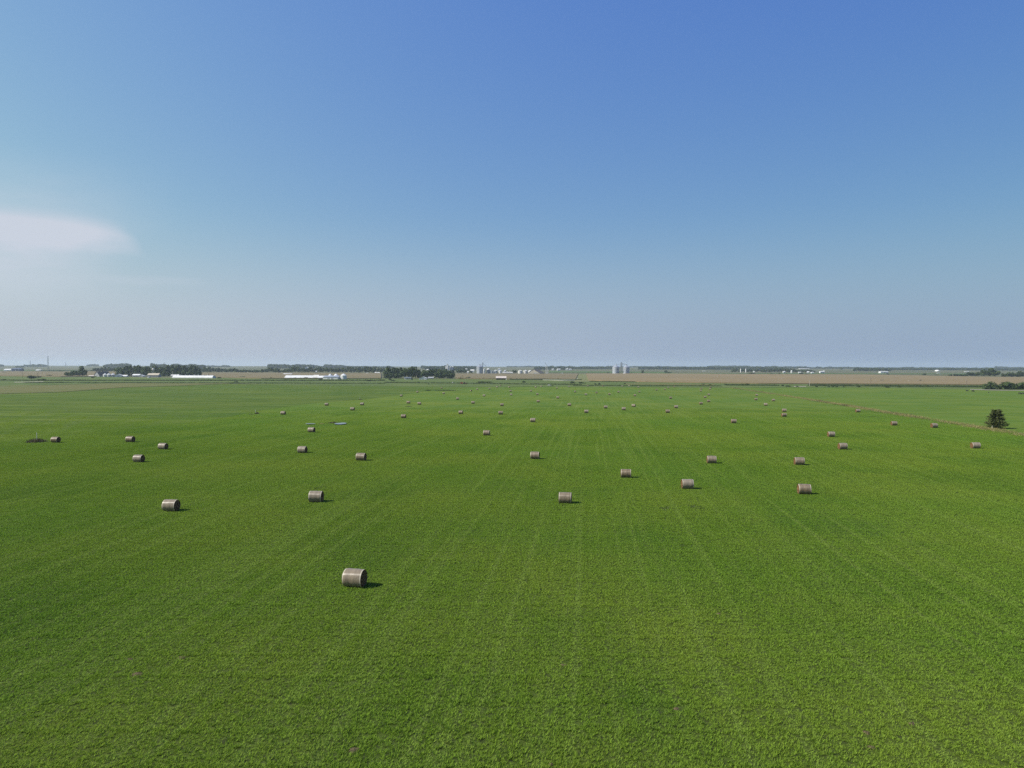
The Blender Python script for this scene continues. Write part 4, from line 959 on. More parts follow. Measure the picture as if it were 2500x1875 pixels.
def leg(label, px, base, head, dist, cats, spouts, wide=2.0):
    """bucket elevator: lattice tower, head, catwalks and spouts; cats = (x0,x1,py), spouts = ((x,py),(x,py))"""
    p = at_d(px, dist); H = h_of(px, head, p); k = mpp(p)
    t = thing('bucket_elevator', label, 'grain elevator', p)
    b = MB(); w_ = wide
    for dx in (-1, 1):
        for dy in (-1, 1): b.box((dx * w_ / 2, dy * w_ / 2, (H - 2) / 2), (.28, .28, H - 2))
    z = 0
    while z < H - 4:
        for s in (-1, 1):
            strut(b, (-w_ / 2, s * w_ / 2, z), (w_ / 2, s * w_ / 2, z + 3)); strut(b, (w_ / 2, s * w_ / 2, z), (-w_ / 2, s * w_ / 2, z + 3))
            strut(b, (s * w_ / 2, -w_ / 2, z), (s * w_ / 2, w_ / 2, z + 3)); strut(b, (-w_ / 2, s * w_ / 2, z), (w_ / 2, s * w_ / 2, z))
        z += 3
    b.obj('tower', M['steel_dark'], t)
    MB().box((-.35, 0, H / 2), (.5, .9, H - 1)).box((.45, 0, H / 2), (.5, .9, H - 1)).obj('leg_casing', M['steel'], t)
    MB().box((0, 0, H - 1), (2.2, 1.6, 1.6)).cyl((0, 0, H - .3), (0, 0, H + .9), .8, .15, 10).obj('head', M['steel_dark'], t)
    for x0, x1, py in cats:
        zz = h_of(px, py, p); a, c = (x0 - px) * k, (x1 - px) * k
        b = MB().box(((a + c) / 2, 0, zz), (c - a, 1.2, .5)).box(((a + c) / 2, -.6, zz + .9), (c - a, .08, .08)).box(((a + c) / 2, .6, zz + .9), (c - a, .08, .08))
        for e in (a, c): b.box((e, 0, zz - .6), (1.2, 1.2, 1.2))
        b.obj('conveyor', M['steel_dark'], t)
    for s in spouts:
        b = MB(); (xa, ya), (xb, yb) = s; b.cyl(((xa - px) * k, 0, h_of(px, ya, p)), ((xb - px) * k, 1.0, h_of(px, yb, p)), .32, .32, 8); b.obj('spout', M['steel'], t)
    return t
GD = 2110
bin_('largest grey grain bin with conical roof, left end of the grain site', 1163, 1179, 912, 895.3, 891.0, 'steel', 'steel', dist=GD)
leg('bucket elevator with sloping spouts beside the largest grey bin', 1178.6, 912, 884.5, GD - 4, [(1170, 1178.6, 889.6)], [((1178.6, 886), (1191.5, 899)), ((1170, 890), (1163.5, 895.5))], 1.6)
bin_('narrow white silo just right of the largest grey bin', 1180, 1184, 909, 901, 900, 'white', 'white', dist=GD, name='silo', cat='silo', door=False)
bin_('dark grain bin with bright white conical roof at the grain site', 1187.5, 1196, 912, 902, 898.5, 'steel_dark', 'white', dist=GD)
bin_('slim white hopper bin, left of a pair at the grain site', 1196.6, 1199.2, 912, 905.2, 904.4, 'white', 'white', dist=GD, name='hopper_bin', cat='hopper bin', door=False)
bin_('slim white hopper bin, right of a pair at the grain site', 1199.6, 1202, 912, 905.2, 904.4, 'white', 'white', dist=GD, name='hopper_bin', cat='hopper bin', door=False)
gable('shed', 'narrow dark shed between slim white hoppers and a grey bin', 1202.3, 1205, 912, 906, 904.8, 'blue', 'steel_dark', 'shed', dist=GD)
bin_('grey and white grain bin left of the bright white one', 1205.4, 1214.6, 912, 904.6, 903.4, 'steel', 'white', dist=GD)
bin_('bright white grain bin in the middle of the grain site', 1217.2, 1224.4, 912, 904.6, 903.4, 'white', 'white', dist=GD)
bin_('grey grain bin partly hidden behind the long pale shed', 1229.8, 1236.4, 909, 904.6, 903.4, 'steel', 'white', dist=GD + 90)
gable('long_shed', 'long low pale shed at the middle of the grain site', 1226.6, 1252, 912, 909.5, 908.2, 'offwhite', 'offwhite', 'shed', depth=12, dist=GD, doors=3)
bin_('left of two matching white grain bins beside the tan storage barn', 1264.8, 1275.2, 912.3, 904.8, 903.6, 'offwhite', 'white', dist=GD)
bin_('right of two matching white grain bins beside the tan storage barn', 1277.8, 1288.2, 912.3, 904.8, 903.6, 'offwhite', 'white', dist=GD)
bin_('white grain bin half hidden by the tan storage barn', 1290, 1298, 912.3, 904.8, 903.6, 'white', 'white', dist=GD + 20)
gable('storage_barn', 'wide tan storage barn with gable end and brown roof at the grain site', 1294.8, 1325, 912.5, 911, 901.7, 'tan', 'brownroof', 'barn', axis='y', depth=70, yaw=-14, dist=GD - 20, doors=1)
def mast():
    p = at_d(1333, GD - 10); k = mpp(p); t = thing('grain_conveyor', 'leaning lattice grain conveyor tower right of the tan storage barn', 'conveyor tower', p)
    H = h_of(1333, 886, p); zz = h_of(1337, 895, p)
    b = MB()
    for x in (-1.6, 1.6, 4.2, 7): 
        for y in (-1.5, 1.5): strut(b, (x, y, 0), (x * .55 if x < 3 else x * .8, y * .4, zz if x > 3 else H * .95), .16)
    for i in range(7):
        z = i * zz / 7; strut(b, (-1.5, -1.2, z), (5.5, -1.2, z + zz / 7), .12); strut(b, (5.5, -1.2, z), (-1.5, -1.2, z + zz / 7), .12)
    b.obj('tower', M['offwhite'], t)
    b = MB(); strut(b, (-2.5, 0, H), (4.5, 0, zz), .5); b.obj('boom', M['steel_dark'], t)
    MB().box((-2.5, 0, H), (1.8, 1.8, 1.6)).obj('head', M['steel_dark'], t)
mast()
def truck(px, base, wpx, label, m='white', dist=None, rz=0, cat='truck', name='grain_truck'):
    p = at_d(px, dist) if dist else at(px, base); W = wpx * mpp(p); t = thing(name, label, cat, p, rz)
    MB().box((-.14 * W, 0, 2.0), (.70 * W, 2.4, 1.7)).box((-.14 * W, 0, 1.1), (.72 * W, 2.2, .15)).obj('trailer', M[m], t)
    MB().box((.36 * W, 0, 1.7), (.16 * W, 2.3, 2.2)).box((.455 * W, 0, 1.2), (.09 * W, 2.0, 1.1)).obj('cab', M['white'], t)
    MB().box((.40 * W, 0, 2.2), (.10 * W, 2.34, .7)).obj('window', M['glass'], t)
    for x in (-.42, -.33, .24, .42):
        for y in (-1, 1): MB().cyl((x * W, y * 1.15, .5), (x * W, y * .85, .5), .5, .5, 14).obj('wheel', M['rubber'], t)
truck(1309.5, 912, 11.0, 'long white grain truck in front of the tan storage barn', dist=GD - 40)
truck(1336, 912, 6.0, 'short white truck at the foot of the leaning conveyor tower', dist=GD - 40)
truck(1373, 912, 6.0, 'white truck alone on the road right of the grain site', dist=GD - 20)
# twin bins
bin_('left one of the twin silver grain bins right of centre', 1496.2, 1513.8, 912.6, 896.3, 890.8, 'steel', 'steel', dist=GD)
bin_('right one of the twin silver grain bins right of centre', 1522.4, 1538.2, 912.6, 896.3, 890.8, 'steel', 'steel', dist=GD)
leg('tall bucket elevator standing between the twin silver bins', 1517.2, 912.6, 884.5, GD - 6, [(1505, 1530, 889.4)], [((1505, 890), (1503.5, 892)), ((1517, 886), (1530, 891)), ((1517, 890), (1512, 905))], 5.0)
gable('small_shed', 'tiny white shed at the foot of the twin bins', 1521.5, 1525.5, 913, 911.2, 910.5, 'white', 'white', 'shed', dist=GD - 20)
# white concrete elevator behind the grove
def headhouse():
    p = at_d(1092, 2500); k = mpp(p); h1, h2 = h_of(1092, 894, p), h_of(1092, 888.6, p)
    t = thing('concrete_elevator', 'white concrete grain elevator tower rising behind the big grove', 'grain elevator', p)
    b = MB()
    for x in (-1, 1):
        for y in (-1, 1): b.cyl((x * 2.6, y * 2.6, -.5), (x * 2.6, y * 2.6, h1), 2.7, 2.7, 24)
    b.obj('silo_wall', M['white'], t)
    MB().box((.5, 0, (h1 + h2) / 2), (5.4, 5, h2 - h1)).box((.5, 0, h2 + .2), (5.8, 5.4, .4)).obj('headhouse', M['white'], t)
    MB().box((1.4, -2.55, (h1 + h2) / 2), (1.2, .1, 1.6)).obj('window', M['glass'], t)
headhouse()
bin_('left of two dark steel bins beside the white concrete elevator', 1096.8, 1102, 905, 896, 894.8, 'steel_dark', 'white', dist=2480)
bin_('right of two dark steel bins beside the white concrete elevator', 1102.4, 1108, 908, 896, 894.8, 'blue', 'white', dist=2460)
gable('house', 'white house with pale roof behind trees left of the big grain bin', sx(930, 1512), sx(930, 1575), sy(325), sy(308), sy(290), 'white', 'offwhite', 'house', dist=2500)
gable('shed', 'small white shed left of the dark tree by the big grain bin', sx(930, 1455), sx(930, 1480), sy(352), sy(332), sy(322), 'white', 'white', 'shed', dist=GD)
# big grove houses
gable('house', 'small white house at the left front of the big grove', sx(930, 400), sx(930, 508), sy(460), sy(432), sy(420), 'offwhite', 'steel_dark', 'house', wins=3)
gable('garage', 'white gabled garage in front of the middle of the big grove', sx(930, 642), sx(930, 770), sy(463), sy(440), sy(414), 'white', 'offwhite', 'garage', axis='y', depth=14, doors=1)
gable('shed', 'grey shed right of the white gabled garage at the big grove', sx(930, 800), sx(930, 885), sy(452), sy(432), sy(415), 'grey', 'grey', 'shed')
gable('barn', 'white roofed barn showing through the top of the big grove', sx(930, 1000), sx(930, 1070), sy(380), sy(362), sy(346), 'offwhite', 'white', 'barn', dist=1330)
gable('machine_shed', 'open-fronted shed with pale pinkish roof at the edge of the brown field', 1211.3, 1235.5, 927.4, 922.8, 918.6, 'wood', 'pinkroof', 'shed', depth=9, openfront=True, doors=0)
tag(MB().cyl((0, 0, 0), (0, 0, 1.9), .55, .55, 14).ball((0, 0, 1.9), .55, 2, (1, 1, .5)).obj('water_tank', M['white']), 'small white tank at the right corner of the pink-roofed shed', 'tank').location = at(1236, 927.8)
# white farm left of centre
gable('white_barn', 'long white barn with low roof at the left of the white farm', sx(620, 530), sx(620, 1010), sy(443), sy(428), sy(392), 'white', 'white', 'barn', depth=16, doors=3, vents=3)
gable('white_barn', 'taller white cross section in the middle of the white farm barns', sx(620, 1003), sx(620, 1086), sy(445), sy(425), sy(384), 'white', 'offwhite', 'barn', depth=15)
gable('white_barn', 'short white barn left of the big grey machine shed', sx(620, 1084), sx(620, 1188), sy(446), sy(428), sy(398), 'white', 'white', 'barn', depth=14)
gable('machine_shed', 'big pale grey machine shed with dark right gable at the white farm', sx(620, 1185), sx(620, 1440), sy(456), sy(420), sy(395), 'white', 'steel', 'barn', depth=18, yaw=-8, doors=2)
bin_('white grain bin with conical roof at right end of the white farm', sx(620, 1450), sx(620, 1552), sy(457), sy(392), sy(360), 'white', 'white')
bin_('left one of two white conical bin tops behind the grey machine shed', sx(620, 1245), sx(620, 1312), sy(440), sy(393), sy(361), 'white', 'white', dist=1300)
bin_('right one of two white conical bin tops behind the grey machine shed', sx(620, 1335), sx(620, 1415), sy(440), sy(393), sy(361), 'white', 'white', dist=1300)
for i, (zx, zw, zh) in enumerate(((592, 30, 22), (695, 55, 28), (790, 34, 20), (882, 68, 34))):
    tree(sx(620, zx), sy(446), sy(446 - zh), zw * S, 'bush', ('leftmost tiny', 'second', 'third small', 'largest')[i] + ' dark bush against the long white barn', 'bushes along the white barn')
gable('long_shed', 'long white roof alone in the brown field above the white farm', sx(620, 500), sx(620, 642), sy(376), sy(370), sy(360), 'white', 'white', 'shed', depth=10)
# long hoop barn and the left farmstead
gable('hoop_barn', 'long white arched livestock barn with a row of roof vents', sx(310, 765), sx(310, 1478), sy(438), sy(420), sy(392), 'offwhite', 'white', 'barn', depth=12, yaw=-6, hoop=True, vents=9, doors=0)
gable('shed', 'pale shed behind the left end of the long arched barn', sx(310, 745), sx(310, 872), sy(425), sy(392), sy(377), 'offwhite', 'offwhite', 'shed', depth=8, dist=1290)
gable('house', 'low tan-roofed farmhouse in front of the left grove', sx(310, 358), sx(310, 540), sy(420), sy(385), sy(355), 'grey', 'tan', 'house', depth=11, wins=5)
gable('shed', 'white-roofed shed left of the tan-roofed farmhouse', sx(310, 100), sx(310, 218), sy(412), sy(388), sy(368), 'grey', 'white', 'shed', depth=9)
gable('garage', 'small gabled white garage just left of the farmhouse', sx(310, 180), sx(310, 268), sy(416), sy(402), sy(380), 'offwhite', 'offwhite', 'garage', axis='y', depth=9)
gable('barn', 'grey gabled barn with steep brown roof at the left end of the farmstead', sx(0, 1605), sx(0, 1730), sy(414), sy(390), sy(325), 'grey', 'brownroof', 'barn', axis='y', depth=24, yaw=-22)
gable('lean_to_shed', 'low brown shed left of the steep roofed grey barn', sx(0, 1500), sx(0, 1612), sy(412), sy(402), sy(388), 'wood', 'pinkroof', 'shed', depth=8)
for i, (a, b_) in enumerate(((1724, 1786), (1788, 1852), (1858, 1922))):
    bin_(('left', 'middle', 'right')[i] + ' of three dark bins with white conical tops beside the grey barn', sx(0, a), sx(0, b_), sy(416), sy(376), sy(356), 'offwhite' if i < 2 else 'steel_dark', 'white', 'small bins beside the grey barn')
gable('shed', 'white gabled shed right of the three small bins', sx(0, 1930), sx(0, 2032), sy(417), sy(392), sy(366), 'white', 'offwhite', 'shed', axis='y', depth=10, yaw=15)
gable('shed', 'low white-roofed shed at the left edge of the farmstead grove', sx(0, 2050), sx(0, 2145), sy(416), sy(402), sy(385), 'offwhite', 'white', 'shed', depth=8)
# water tower hidden in the left grove, far sheds on the slope
def tank_on_legs(px, py_top, py_bot, base, dist, label, r_px):
    p = at_d(px, dist); k = mpp(p); z1 = h_of(px, py_bot, p); z2 = h_of(px, py_top, p); r = r_px * k
    t = thing('water_tower', label, 'water tower', p); b = MB()
    for i in range(4): a = .78 + i * 1.571; b.cyl((math.cos(a) * r * 1.1, math.sin(a) * r * 1.1, 0), (math.cos(a) * r * .75, math.sin(a) * r * .75, z1 + .3), .15, .15, 6)
    b.obj('leg', M['steel'], t)
    MB().ball((0, 0, (z1 + z2) / 2), 1.0, 3, (r, r, (z2 - z1) / 2)).obj('tank', M['offwhite'], t)
tank_on_legs(sx(310, 440), sy(268), sy(305), 918, 1330, 'pale rounded tank on legs showing among the left grove trees', 3)
tank_on_legs(sx(310, 1237), sy(224), sy(246), 896, 4300, 'tiny white water tower on the horizon right of the left grove', 1.3)
tank_on_legs(sx(310, 2140), sy(230), sy(248), 896, 4800, 'tiny white water tower on the horizon above the brown field', 1.3)
gable('shed', 'low white shed on the far left slope', sx(0, 75), sx(0, 205), sy(318), sy(296), sy(280), 'white', 'white', 'shed', depth=14)
gable('barn', 'dark blue barn right of the low white shed on the far left', sx(0, 203), sx(0, 360), sy(320), sy(286), sy(268), 'blue', 'blue', 'barn', depth=18)
gable('shed', 'small white shed at the end of the thin hedge on the left slope', sx(0, 608), sx(0, 690), sy(316), sy(304), sy(294), 'white', 'white', 'shed', depth=9)
# far white farms: a roof and walls of a few pixels each
FAR = [(838, 620, 915, 262, 250, 4000, 'long pale roof on the far wooded hill behind the white farm'), (1040, 620, 1062, 330, 316, 2100, 'tiny white house in the long tree row, left'), (1890, 620, 1925, 358, 350, 2000, 'tiny white shed before the long tree row, right'), (2040, 620, 2070, 352, 335, 2060, 'white house at the right end of the long tree row'), (2085, 620, 2122, 355, 338, 2060, 'second white house at the right end of the long tree row'),
       (770, 930, 800, 305, 285, 3000, 'white barn on the slope behind the big grove'), (978, 930, 1012, 275, 262, 4600, 'tiny white barn on the horizon above the big grove'), (1425, 930, 1458, 290, 277, 3000, 'tiny white roof right of the round trees'), (1975, 930, 2010, 292, 276, 3300, 'pale roof beyond the grain site'),
       (740, 1240, 775, 292, 278, 3500, 'tiny white house among trees right of the conveyor tower'), (830, 1240, 885, 298, 278, 3400, 'white house with pale roof among trees right of the conveyor tower'), (975, 1240, 1000, 292, 276, 3600, 'tiny white shed beside a small white silo'), (1030, 1240, 1075, 293, 280, 3600, 'white shed right of the small white silo'),
       (90, 1550, 160, 276, 266, 5600, 'pale farm building on the horizon right of the twin bins'), (450, 1550, 500, 284, 274, 5200, 'pale roofs on the horizon beyond the two field trees'), (975, 1550, 1078, 298, 280, 4600, 'brightest white long barn on the horizon right of centre'), (1112, 1550, 1170, 298, 286, 4600, 'white barn right of the brightest long barn'), (1190, 1550, 1225, 297, 286, 4600, 'last small white barn right of the brightest long barn'), (1140, 1550, 1196, 327, 318, 3300, 'white shed below the row of bright far barns'), (1325, 1550, 1362, 301, 290, 4400, 'small pale house right of the bright far barns'),
       (320, 1860, 345, 290, 280, 4600, 'left pale roof above the far farmstead grove'), (360, 1860, 390, 291, 282, 4600, 'right pale roof above the far farmstead grove'), (358, 1860, 394, 340, 318, 2500, 'white square house in the far farmstead'), (620, 1860, 658, 348, 332, 2450, 'white shed left of the dark bush at the far farmstead'), (766, 1860, 798, 346, 320, 2450, 'white gabled shed near the right end of the far farmstead'), (830, 1860, 880, 350, 333, 2400, 'white barn at the right end of the far farmstead'), (978, 1860, 1040, 340, 318, 2550, 'white barn standing alone right of the far farmstead'), (1995, 1860, 2130, 336, 320, 2600, 'long white barn in front of the dense far wood'),
       (640, 1860, 800, 284, 273, 5000, 'long pale roof high on the horizon above the far farmstead'), (375, 2180, 400, 284, 272, 5600, 'tiny white building on the horizon near right'), (495, 2180, 520, 283, 270, 5600, 'second tiny white building on the horizon near right'), (1215, 2180, 1285, 337, 325, 3200, 'low white barn left of the shelterbelt'), (745, 2180, 800, 361, 352, 2500, 'thin white roof at the back of the tan field'), (2000, 1550, 2018, 335, 318, 2600, 'narrow white house left of the far white farmstead')]
for z0, o, z1, zb, zr, dist, lab in FAR:
    gable('far_barn', lab, sx(o, z0), sx(o, z1), sy(zb), sy(zb - (zb - zr) * .55), sy(zr), 'white', 'white', 'barn', dist=dist, doors=1, yaw=rt.uniform(-12, 12))
bin_('small white silo among trees right of the conveyor tower', sx(1240, 1003), sx(1240, 1018), sy(290), sy(268), sy(262), 'white', 'white', dist=3600, name='silo', cat='silo')
bin_('left white silo in the far farmstead grove', sx(1550, 1780), sx(1550, 1796), sy(335), sy(282), sy(274), 'white', 'white', dist=2700, name='silo', cat='silo')
bin_('right white silo in the far farmstead grove', sx(1550, 1868), sx(1550, 1884), sy(335), sy(284), sy(276), 'white', 'white', dist=2700, name='silo', cat='silo')
bin_('white domed silo in the middle of the far farmstead', sx(1860, 494), sx(1860, 520), sy(344), sy(315), sy(303), 'white', 'white', dist=2450, name='silo', cat='silo')
bin_('squat white bin right of the lone white barn', sx(1860, 1042), sx(1860, 1070), sy(340), sy(322), sy(310), 'white', 'white', dist=2550)
bin_('white bin beside the brightest long barn on the horizon', sx(1550, 1052), sx(1550, 1070), sy(292), sy(272), sy(264), 'white', 'white', dist=4650)
def dome():
    p = at_d(sx(2180, 750), 3600); r = 40 * S * mpp(p); t = thing('white_dome', 'shining white domed building in the hazy woods near right edge', 'dome', p)
    MB().ball((0, 0, 0), 1, 3, (r, r, r * .62)).obj('dome_roof', M['white'], t); MB().box((0, -r, 1.5), (4, .6, 3)).obj('door', M['grey'], t)
dome()

# ------------------------------------------------------------------ poles, pylons, machines, cattle
def pole(px, base, top, label, m='wood', dist=None):
    p = at_d(px, dist) if dist else at(px, base); H = h_of(px, top, p); t = thing('utility_pole', label, 'utility pole', p, R(rt.uniform(-20, 20)))
    MB().cyl((0, 0, -.3), (0, 0, H), .24, .17, 10).obj('pole', M[m], t)
    MB().box((0, -.2, H - .6), (2.4, .14, .16)).obj('crossarm', M[m], t)
    for x in (-1, 0, 1): MB().cyl((x, -.2, H - .5), (x, -.2, H - .2), .07, .05, 8).obj('insulator', M['steel'], t)
for a in ((54.9, 922.5, 908, 'thin utility pole left of the lone round bush'), (92.6, 926, 910, 'utility pole right of the lone round bush'), (319.4, 920, 910, 'pale utility pole at the farmstead yard', 'palewood'), (322.6, 919, 897, 'tall pole in front of the farmstead grove'), (421.4, 914, 906.5, 'pole with crossarm in front of the left grove', 'palewood', 1290),
          (1017.5, 925, 910.6, 'pole in front of the big dark grove'), (1976.5, 942.6, 928, 'pale pole in the hedge bank on the right', 'palewood'), (2125.8, 941.5, 923.7, 'dark tall pole in the hedge bank on the right'), (2360, 943, 928.7, 'dark pole near the right end of the hedge bank'), (2326.2, 919.8, 909.8, 'pale pole at the left end of the shelterbelt', 'palewood'), (509, 921, 911, 'thin pole right of the long arched barn', 'wood')): pole(*a)
def pylon(px, top, dist, label, wide=5.0):
    p = at_d(px, dist); H = h_of(px, top, p); t = thing('lattice_pylon', label, 'pylon', p); b = MB(); w1 = wide / 2
    def c(z, i): r = w1 * (1 - .72 * z / H); return (r * (1 if i in (0, 3) else -1), r * (1 if i < 2 else -1), z)
    n = 9
    for i in range(4): strut(b, c(0, i), c(H, i), .28)
    for j in range(n):
        for i in range(4): strut(b, c(H * j / n, i), c(H * (j + 1) / n, (i + 1) % 4), .12); strut(b, c(H * j / n, (i + 1) % 4), c(H * (j + 1) / n, i), .12)
    b.obj('tower', M['steel_dark'], t)
    b = MB(); b.box((0, 0, H - .6), (9, .5, .5)); strut(b, (-4.5, 0, H - .6), (0, 0, H + 1.2), .12); strut(b, (4.5, 0, H - .6), (0, 0, H + 1.2), .12); b.obj('crossarm', M['steel_dark'], t)
for a in ((117.3, 870, 3300, 'tall lattice pylon standing on the skyline at far left'), (73.8, 880.5, 5200, 'faint distant pylon left of the tall one'), (160.6, 884, 5800, 'faint distant pylon right of the tall one'), (192.5, 889, 6500, 'faintest tiny pylon right of the tall one'), (400.8, 884.8, 4800, 'small radio mast above the left grove')): pylon(*a)
def excavator():
    p = at(1122, 925.3); t = thing('excavator', 'yellow excavator with dark raised boom beside the big grove', 'excavator', p)
    for y in (-1.2, 1.2):
        MB().box((0, y, .45), (3.8, .6, .9)).cyl((-1.9, y - .3, .45), (-1.9, y + .3, .45), .45, .45, 14).cyl((1.9, y - .3, .45), (1.9, y + .3, .45), .45, .45, 14).obj('track', M['rubber'], t)
    MB().box((-.5, 0, 1.55), (3.6, 2.5, 1.1)).box((-1.8, 0, 1.9), (1.0, 2.4, .9)).obj('body', M['yellow'], t)
    c = MB().box((.8, -.7, 2.2), (1.4, 1.1, 1.5)).obj('cab', M['yellow'], t); MB().box((.9, -.72, 2.4), (1.3, 1.14, .8)).obj('window', M['glass'], c)
    b = MB()
    for a, q, r in (((1.3, .3, 1.6), (3.0, .3, 5.0), .28), ((3.0, .3, 5.0), (5.2, .3, 5.4), .25)): b.cyl(a, q, r, r * .85, 8)
    b.obj('boom', M['dark'], t); MB().cyl((5.2, .3, 5.5), (5.7, .3, 2.4), .2, .15, 8).obj('stick', M['dark'], t)
    MB().poly([(5.4, -.3, 2.5), (6.1, -.3, 2.5), (6.1, -.3, 1.7), (5.5, -.3, 1.5), (5.4, .9, 2.5), (6.1, .9, 2.5), (6.1, .9, 1.7), (5.5, .9, 1.5)], [(0, 1, 2, 3), (4, 5, 6, 7), (0, 1, 5, 4), (1, 2, 6, 5), (2, 3, 7, 6), (3, 0, 4, 7)]).obj('bucket', M['dark'], t)
excavator()
def tractor(px, py, m, label, rz=0, baler=False, s=1.0):
    p = at(px, py); t = thing('tractor', label, 'tractor', p, rz); t.scale = (s, s, s)
    MB().box((1.2, 0, 1.25), (2.0, .8, .8)).box((0, 0, 1.0), (2.2, .9, .5)).box((2.15, 0, 1.15), (.2, .7, .6)).obj('body', M[m], t)
    c = MB().box((-.3, 0, 2.8), (1.5, 1.5, .15)).box((-.3, 0, 1.5), (1.4, 1.4, .3)).obj('cab', M[m], t); MB().box((-.3, 0, 2.15), (1.3, 1.35, 1.2)).obj('window', M['glass'], c)
    for y in (-1, 1):
        MB().cyl((-.6, y * .7, .85), (-.6, y * 1.2, .85), .85, .85, 20).obj('wheel', M['rubber'], t); MB().cyl((1.7, y * .65, .5), (1.7, y * 1.0, .5), .5, .5, 16).obj('wheel', M['rubber'], t)
    if baler:
        MB().box((-3.4, 0, 1.5), (2.4, 2.0, 1.9)).cyl((-4.6, -1, 1.6), (-4.6, 1, 1.6), .95, .95, 16).box((-1.9, 0, .6), (1.4, .2, .2)).obj('baler', M[m], t)
        for y in (-1, 1): MB().cyl((-3.5, y * 1.0, .5), (-3.5, y * 1.3, .5), .5, .5, 16).obj('wheel', M['rubber'], t)
tractor(1134.5, 938, 'red', 'faded red tractor with a baler behind, in the rough grass left of centre', 0, True)
tractor(2247.5, 931.6, 'dark', 'small dark tractor in the tan field near the right edge', R(160))
tractor(2156, 930.6, 'dark', 'dark tractor with trailing machine in the tan field on the right', 0, True, .8)
def pickup(px, py, label, m='white', rz=0):
    p = at(px, py); t = thing('pickup_truck', label, 'pickup', p, rz)
    b = MB().box((0, 0, .85), (5.2, 1.8, .65)).obj('body', M[m], t)
    MB().poly([(-.6, -.8, 1.15), (1.4, -.8, 1.15), (1.0, -.7, 1.8), (-.4, -.7, 1.8), (-.6, .8, 1.15), (1.4, .8, 1.15), (1.0, .7, 1.8), (-.4, .7, 1.8)], [(0, 1, 2, 3), (4, 5, 6, 7), (3, 2, 6, 7), (1, 2, 6, 5), (0, 3, 7, 4), (0, 1, 5, 4)]).obj('cab', M[m], t)
    MB().box((.3, 0, 1.5), (1.1, 1.58, .35)).obj('window', M['glass'], t)
    for x in (-1.6, 1.6):
        for y in (-1, 1): MB().cyl((x, y * .7, .4), (x, y * .95, .4), .4, .4, 16).obj('wheel', M['rubber'], t)
pickup(2218, 932.2, 'white pickup standing in the tan field near the right edge')
pickup(1105, 936, 'tiny white pickup in the rough grass left of the red tractor', rz=R(80))
pickup(sx(310, 1500), 921.5, 'white pickup parked right of the long arched barn')
pickup(sx(310, 1840), 921.3, 'pale pickup parked at the edge of the brown field, alone', 'offwhite')
pickup(sx(310, 1990), 922.2, 'pale pickup, left of two close together by the brown field', 'offwhite'); pickup(sx(310, 2105), 922.2, 'white pickup, right of two close together by the brown field')
pickup(sx(310, 370), 922.5, 'white pickup parked in front of the tan-roofed farmhouse', rz=R(70)); pickup(sx(310, 320), 919, 'white pickup between the garage and the farmhouse')
def small_tank(px, py, label, h=2.2):
    t = thing('propane_tank', label, 'tank', at(px, py)); MB().cyl((0, 0, 0), (0, 0, h), .5, .5, 14).ball((0, 0, h), .5, 2, (1, 1, .5)).obj('tank', M['white'], t); MB().cyl((0, 0, h + .2), (0, 0, h + .45), .1).obj('valve', M['steel'], t)
small_tank(1409.3, 927.3, 'upright white tank at the foot of the green waterway')
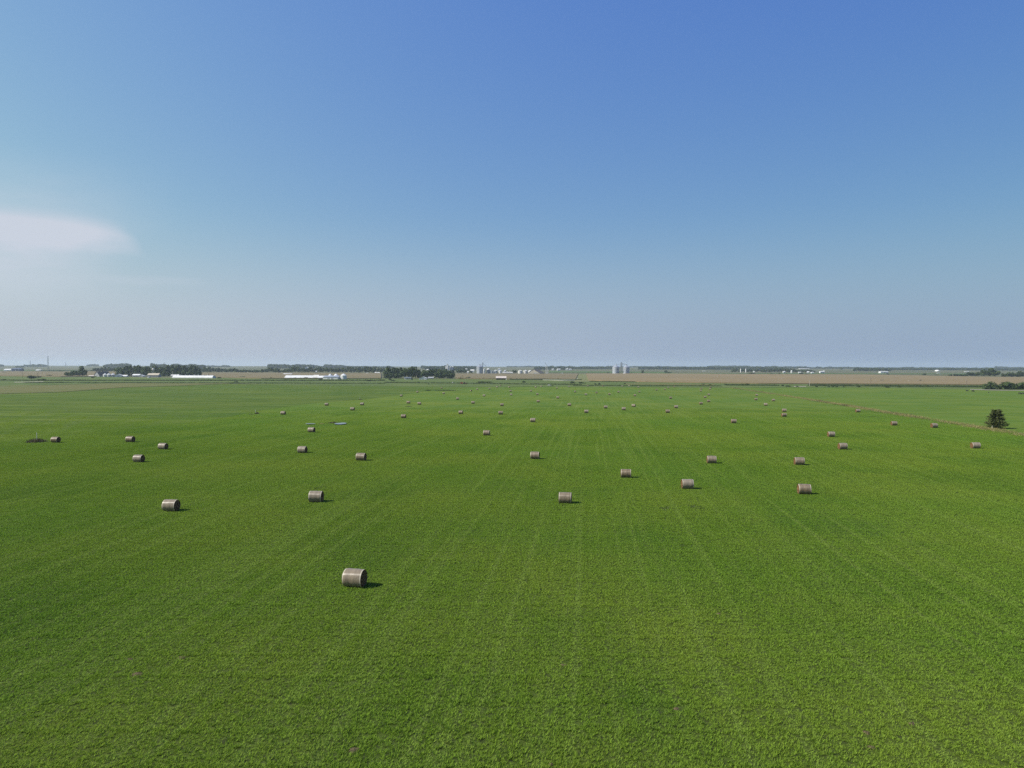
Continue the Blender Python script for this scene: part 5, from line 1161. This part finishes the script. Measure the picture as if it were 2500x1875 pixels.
# white trailer and dark heap among the farthest bales
t = thing('flatbed_trailer', 'low white trailer at the far edge of the field, beside a dark heap', 'trailer', at(1341, 942.8))
MB().box((0, 0, 1.0), (4.2, 2, .3)).box((-.4, 0, 1.5), (1.8, 1.6, .8)).obj('deck', M['offwhite'], t)
for x in (-1.2, 1.2):
    for y in (-1, 1): MB().cyl((x, y * .8, .45), (x, y * 1.05, .45), .45, .45, 14).obj('wheel', M['rubber'], t)
clump('dark_heap', 1348.5, 943, 10, 3, M['leaf_dark'], 'dark heap beside the low white trailer at the far edge of the field', 15, 'heap', 260)
def cow(px, py, label, rz=0.0, s=1.0, lying=False):
    p = at(px, py); t = thing('cow', label, 'cow', p + Vector((0, 0, -.32 * s if lying else 0)), rz, 'black cattle grazing at the right'); t.scale = (s, s, s)
    co = [(-.75, 0, 1.2), (-.35, 0, 1.15), (.2, 0, 1.1), (.65, 0, 1.12), (.95, 0, 1.1), (1.25, 0, .8), (1.45, 0, .45), (1.62, 0, .28)]; rd = [.30, .36, .40, .36, .24, .17, .15, .09]
    ed = [(i, i + 1) for i in range(7)]
    for sx_, root in ((-.72, 0), (.62, 3)):
        for y in (-.24, .24):
            i = len(co)
            back = root == 0
            co += [(sx_ + (.05 if back else .02), y, .80), (sx_ - (.10 if back else -.04), y, .46), (sx_ - (.02 if back else 0), y, .05)]; rd += [.15, .085, .06]; ed += [(root, i), (i, i + 1), (i + 1, i + 2)]
    i = len(co); co += [(-1.05, 0, 1.1), (-1.1, 0, .55)]; rd += [.05, .04]; ed += [(0, i), (i, i + 1)]
    for y in (-.22, .22): i = len(co); co += [(1.32, y, .62)]; rd += [.05]; ed += [(5, i)]
    me = bpy.data.meshes.new('body'); me.from_pydata(co, ed, []); me.materials.append(M['hide']); o = link('body', me, None, t)
    mo = o.modifiers.new('skin', 'SKIN'); 
    if not me.skin_vertices: me.attributes  # layer is made by the modifier
    for k, v in enumerate(me.skin_vertices[0].data): v.radius = (rd[k], rd[k])
    me.skin_vertices[0].data[2].use_root = True
    o.modifiers.new('sub', 'SUBSURF').levels = 1; o.modifiers['sub'].render_levels = 2
COWS = [(2375, 957.3, 'black cow grazing below the gravel lane, largest of the herd in full view', R(10), 1.15), (2361, 955, 'small dark calf left of the black cow below the lane', R(170), .75), (2413.5, 960, 'small black calf right of the grazing cow', R(60), .75), (2489, 963, 'black cow near the right edge, left of two', R(5), 1.1), (2497, 963.3, 'black cow cut by the right edge of the picture', R(175), 1.1)]
for a in COWS: cow(*a)

# ------------------------------------------------------------------ the summer haze
me = bpy.data.meshes.new('haze'); bm = bmesh.new(); bmesh.ops.create_cube(bm, size=1.0)
bmesh.ops.transform(bm, matrix=Matrix.Translation((0, 6050, 19)) @ Matrix.Diagonal((32000, 13300, 116, 1)), verts=bm.verts); bm.to_mesh(me); bm.free()
hz = bpy.data.materials.new('haze'); hz.use_nodes = True; t = hz.node_tree; t.nodes.clear()
v = nd(t, 'ShaderNodeVolumePrincipled', ins={'Density': 6.5e-5, 'Anisotropy': 0.15, 'Color': (.66, .78, .88, 1)}); o = nd(t, 'ShaderNodeOutputMaterial'); t.links.new(v.outputs[0], o.inputs['Volume'])
h = link('haze', me, hz); h['kind'] = 'stuff'
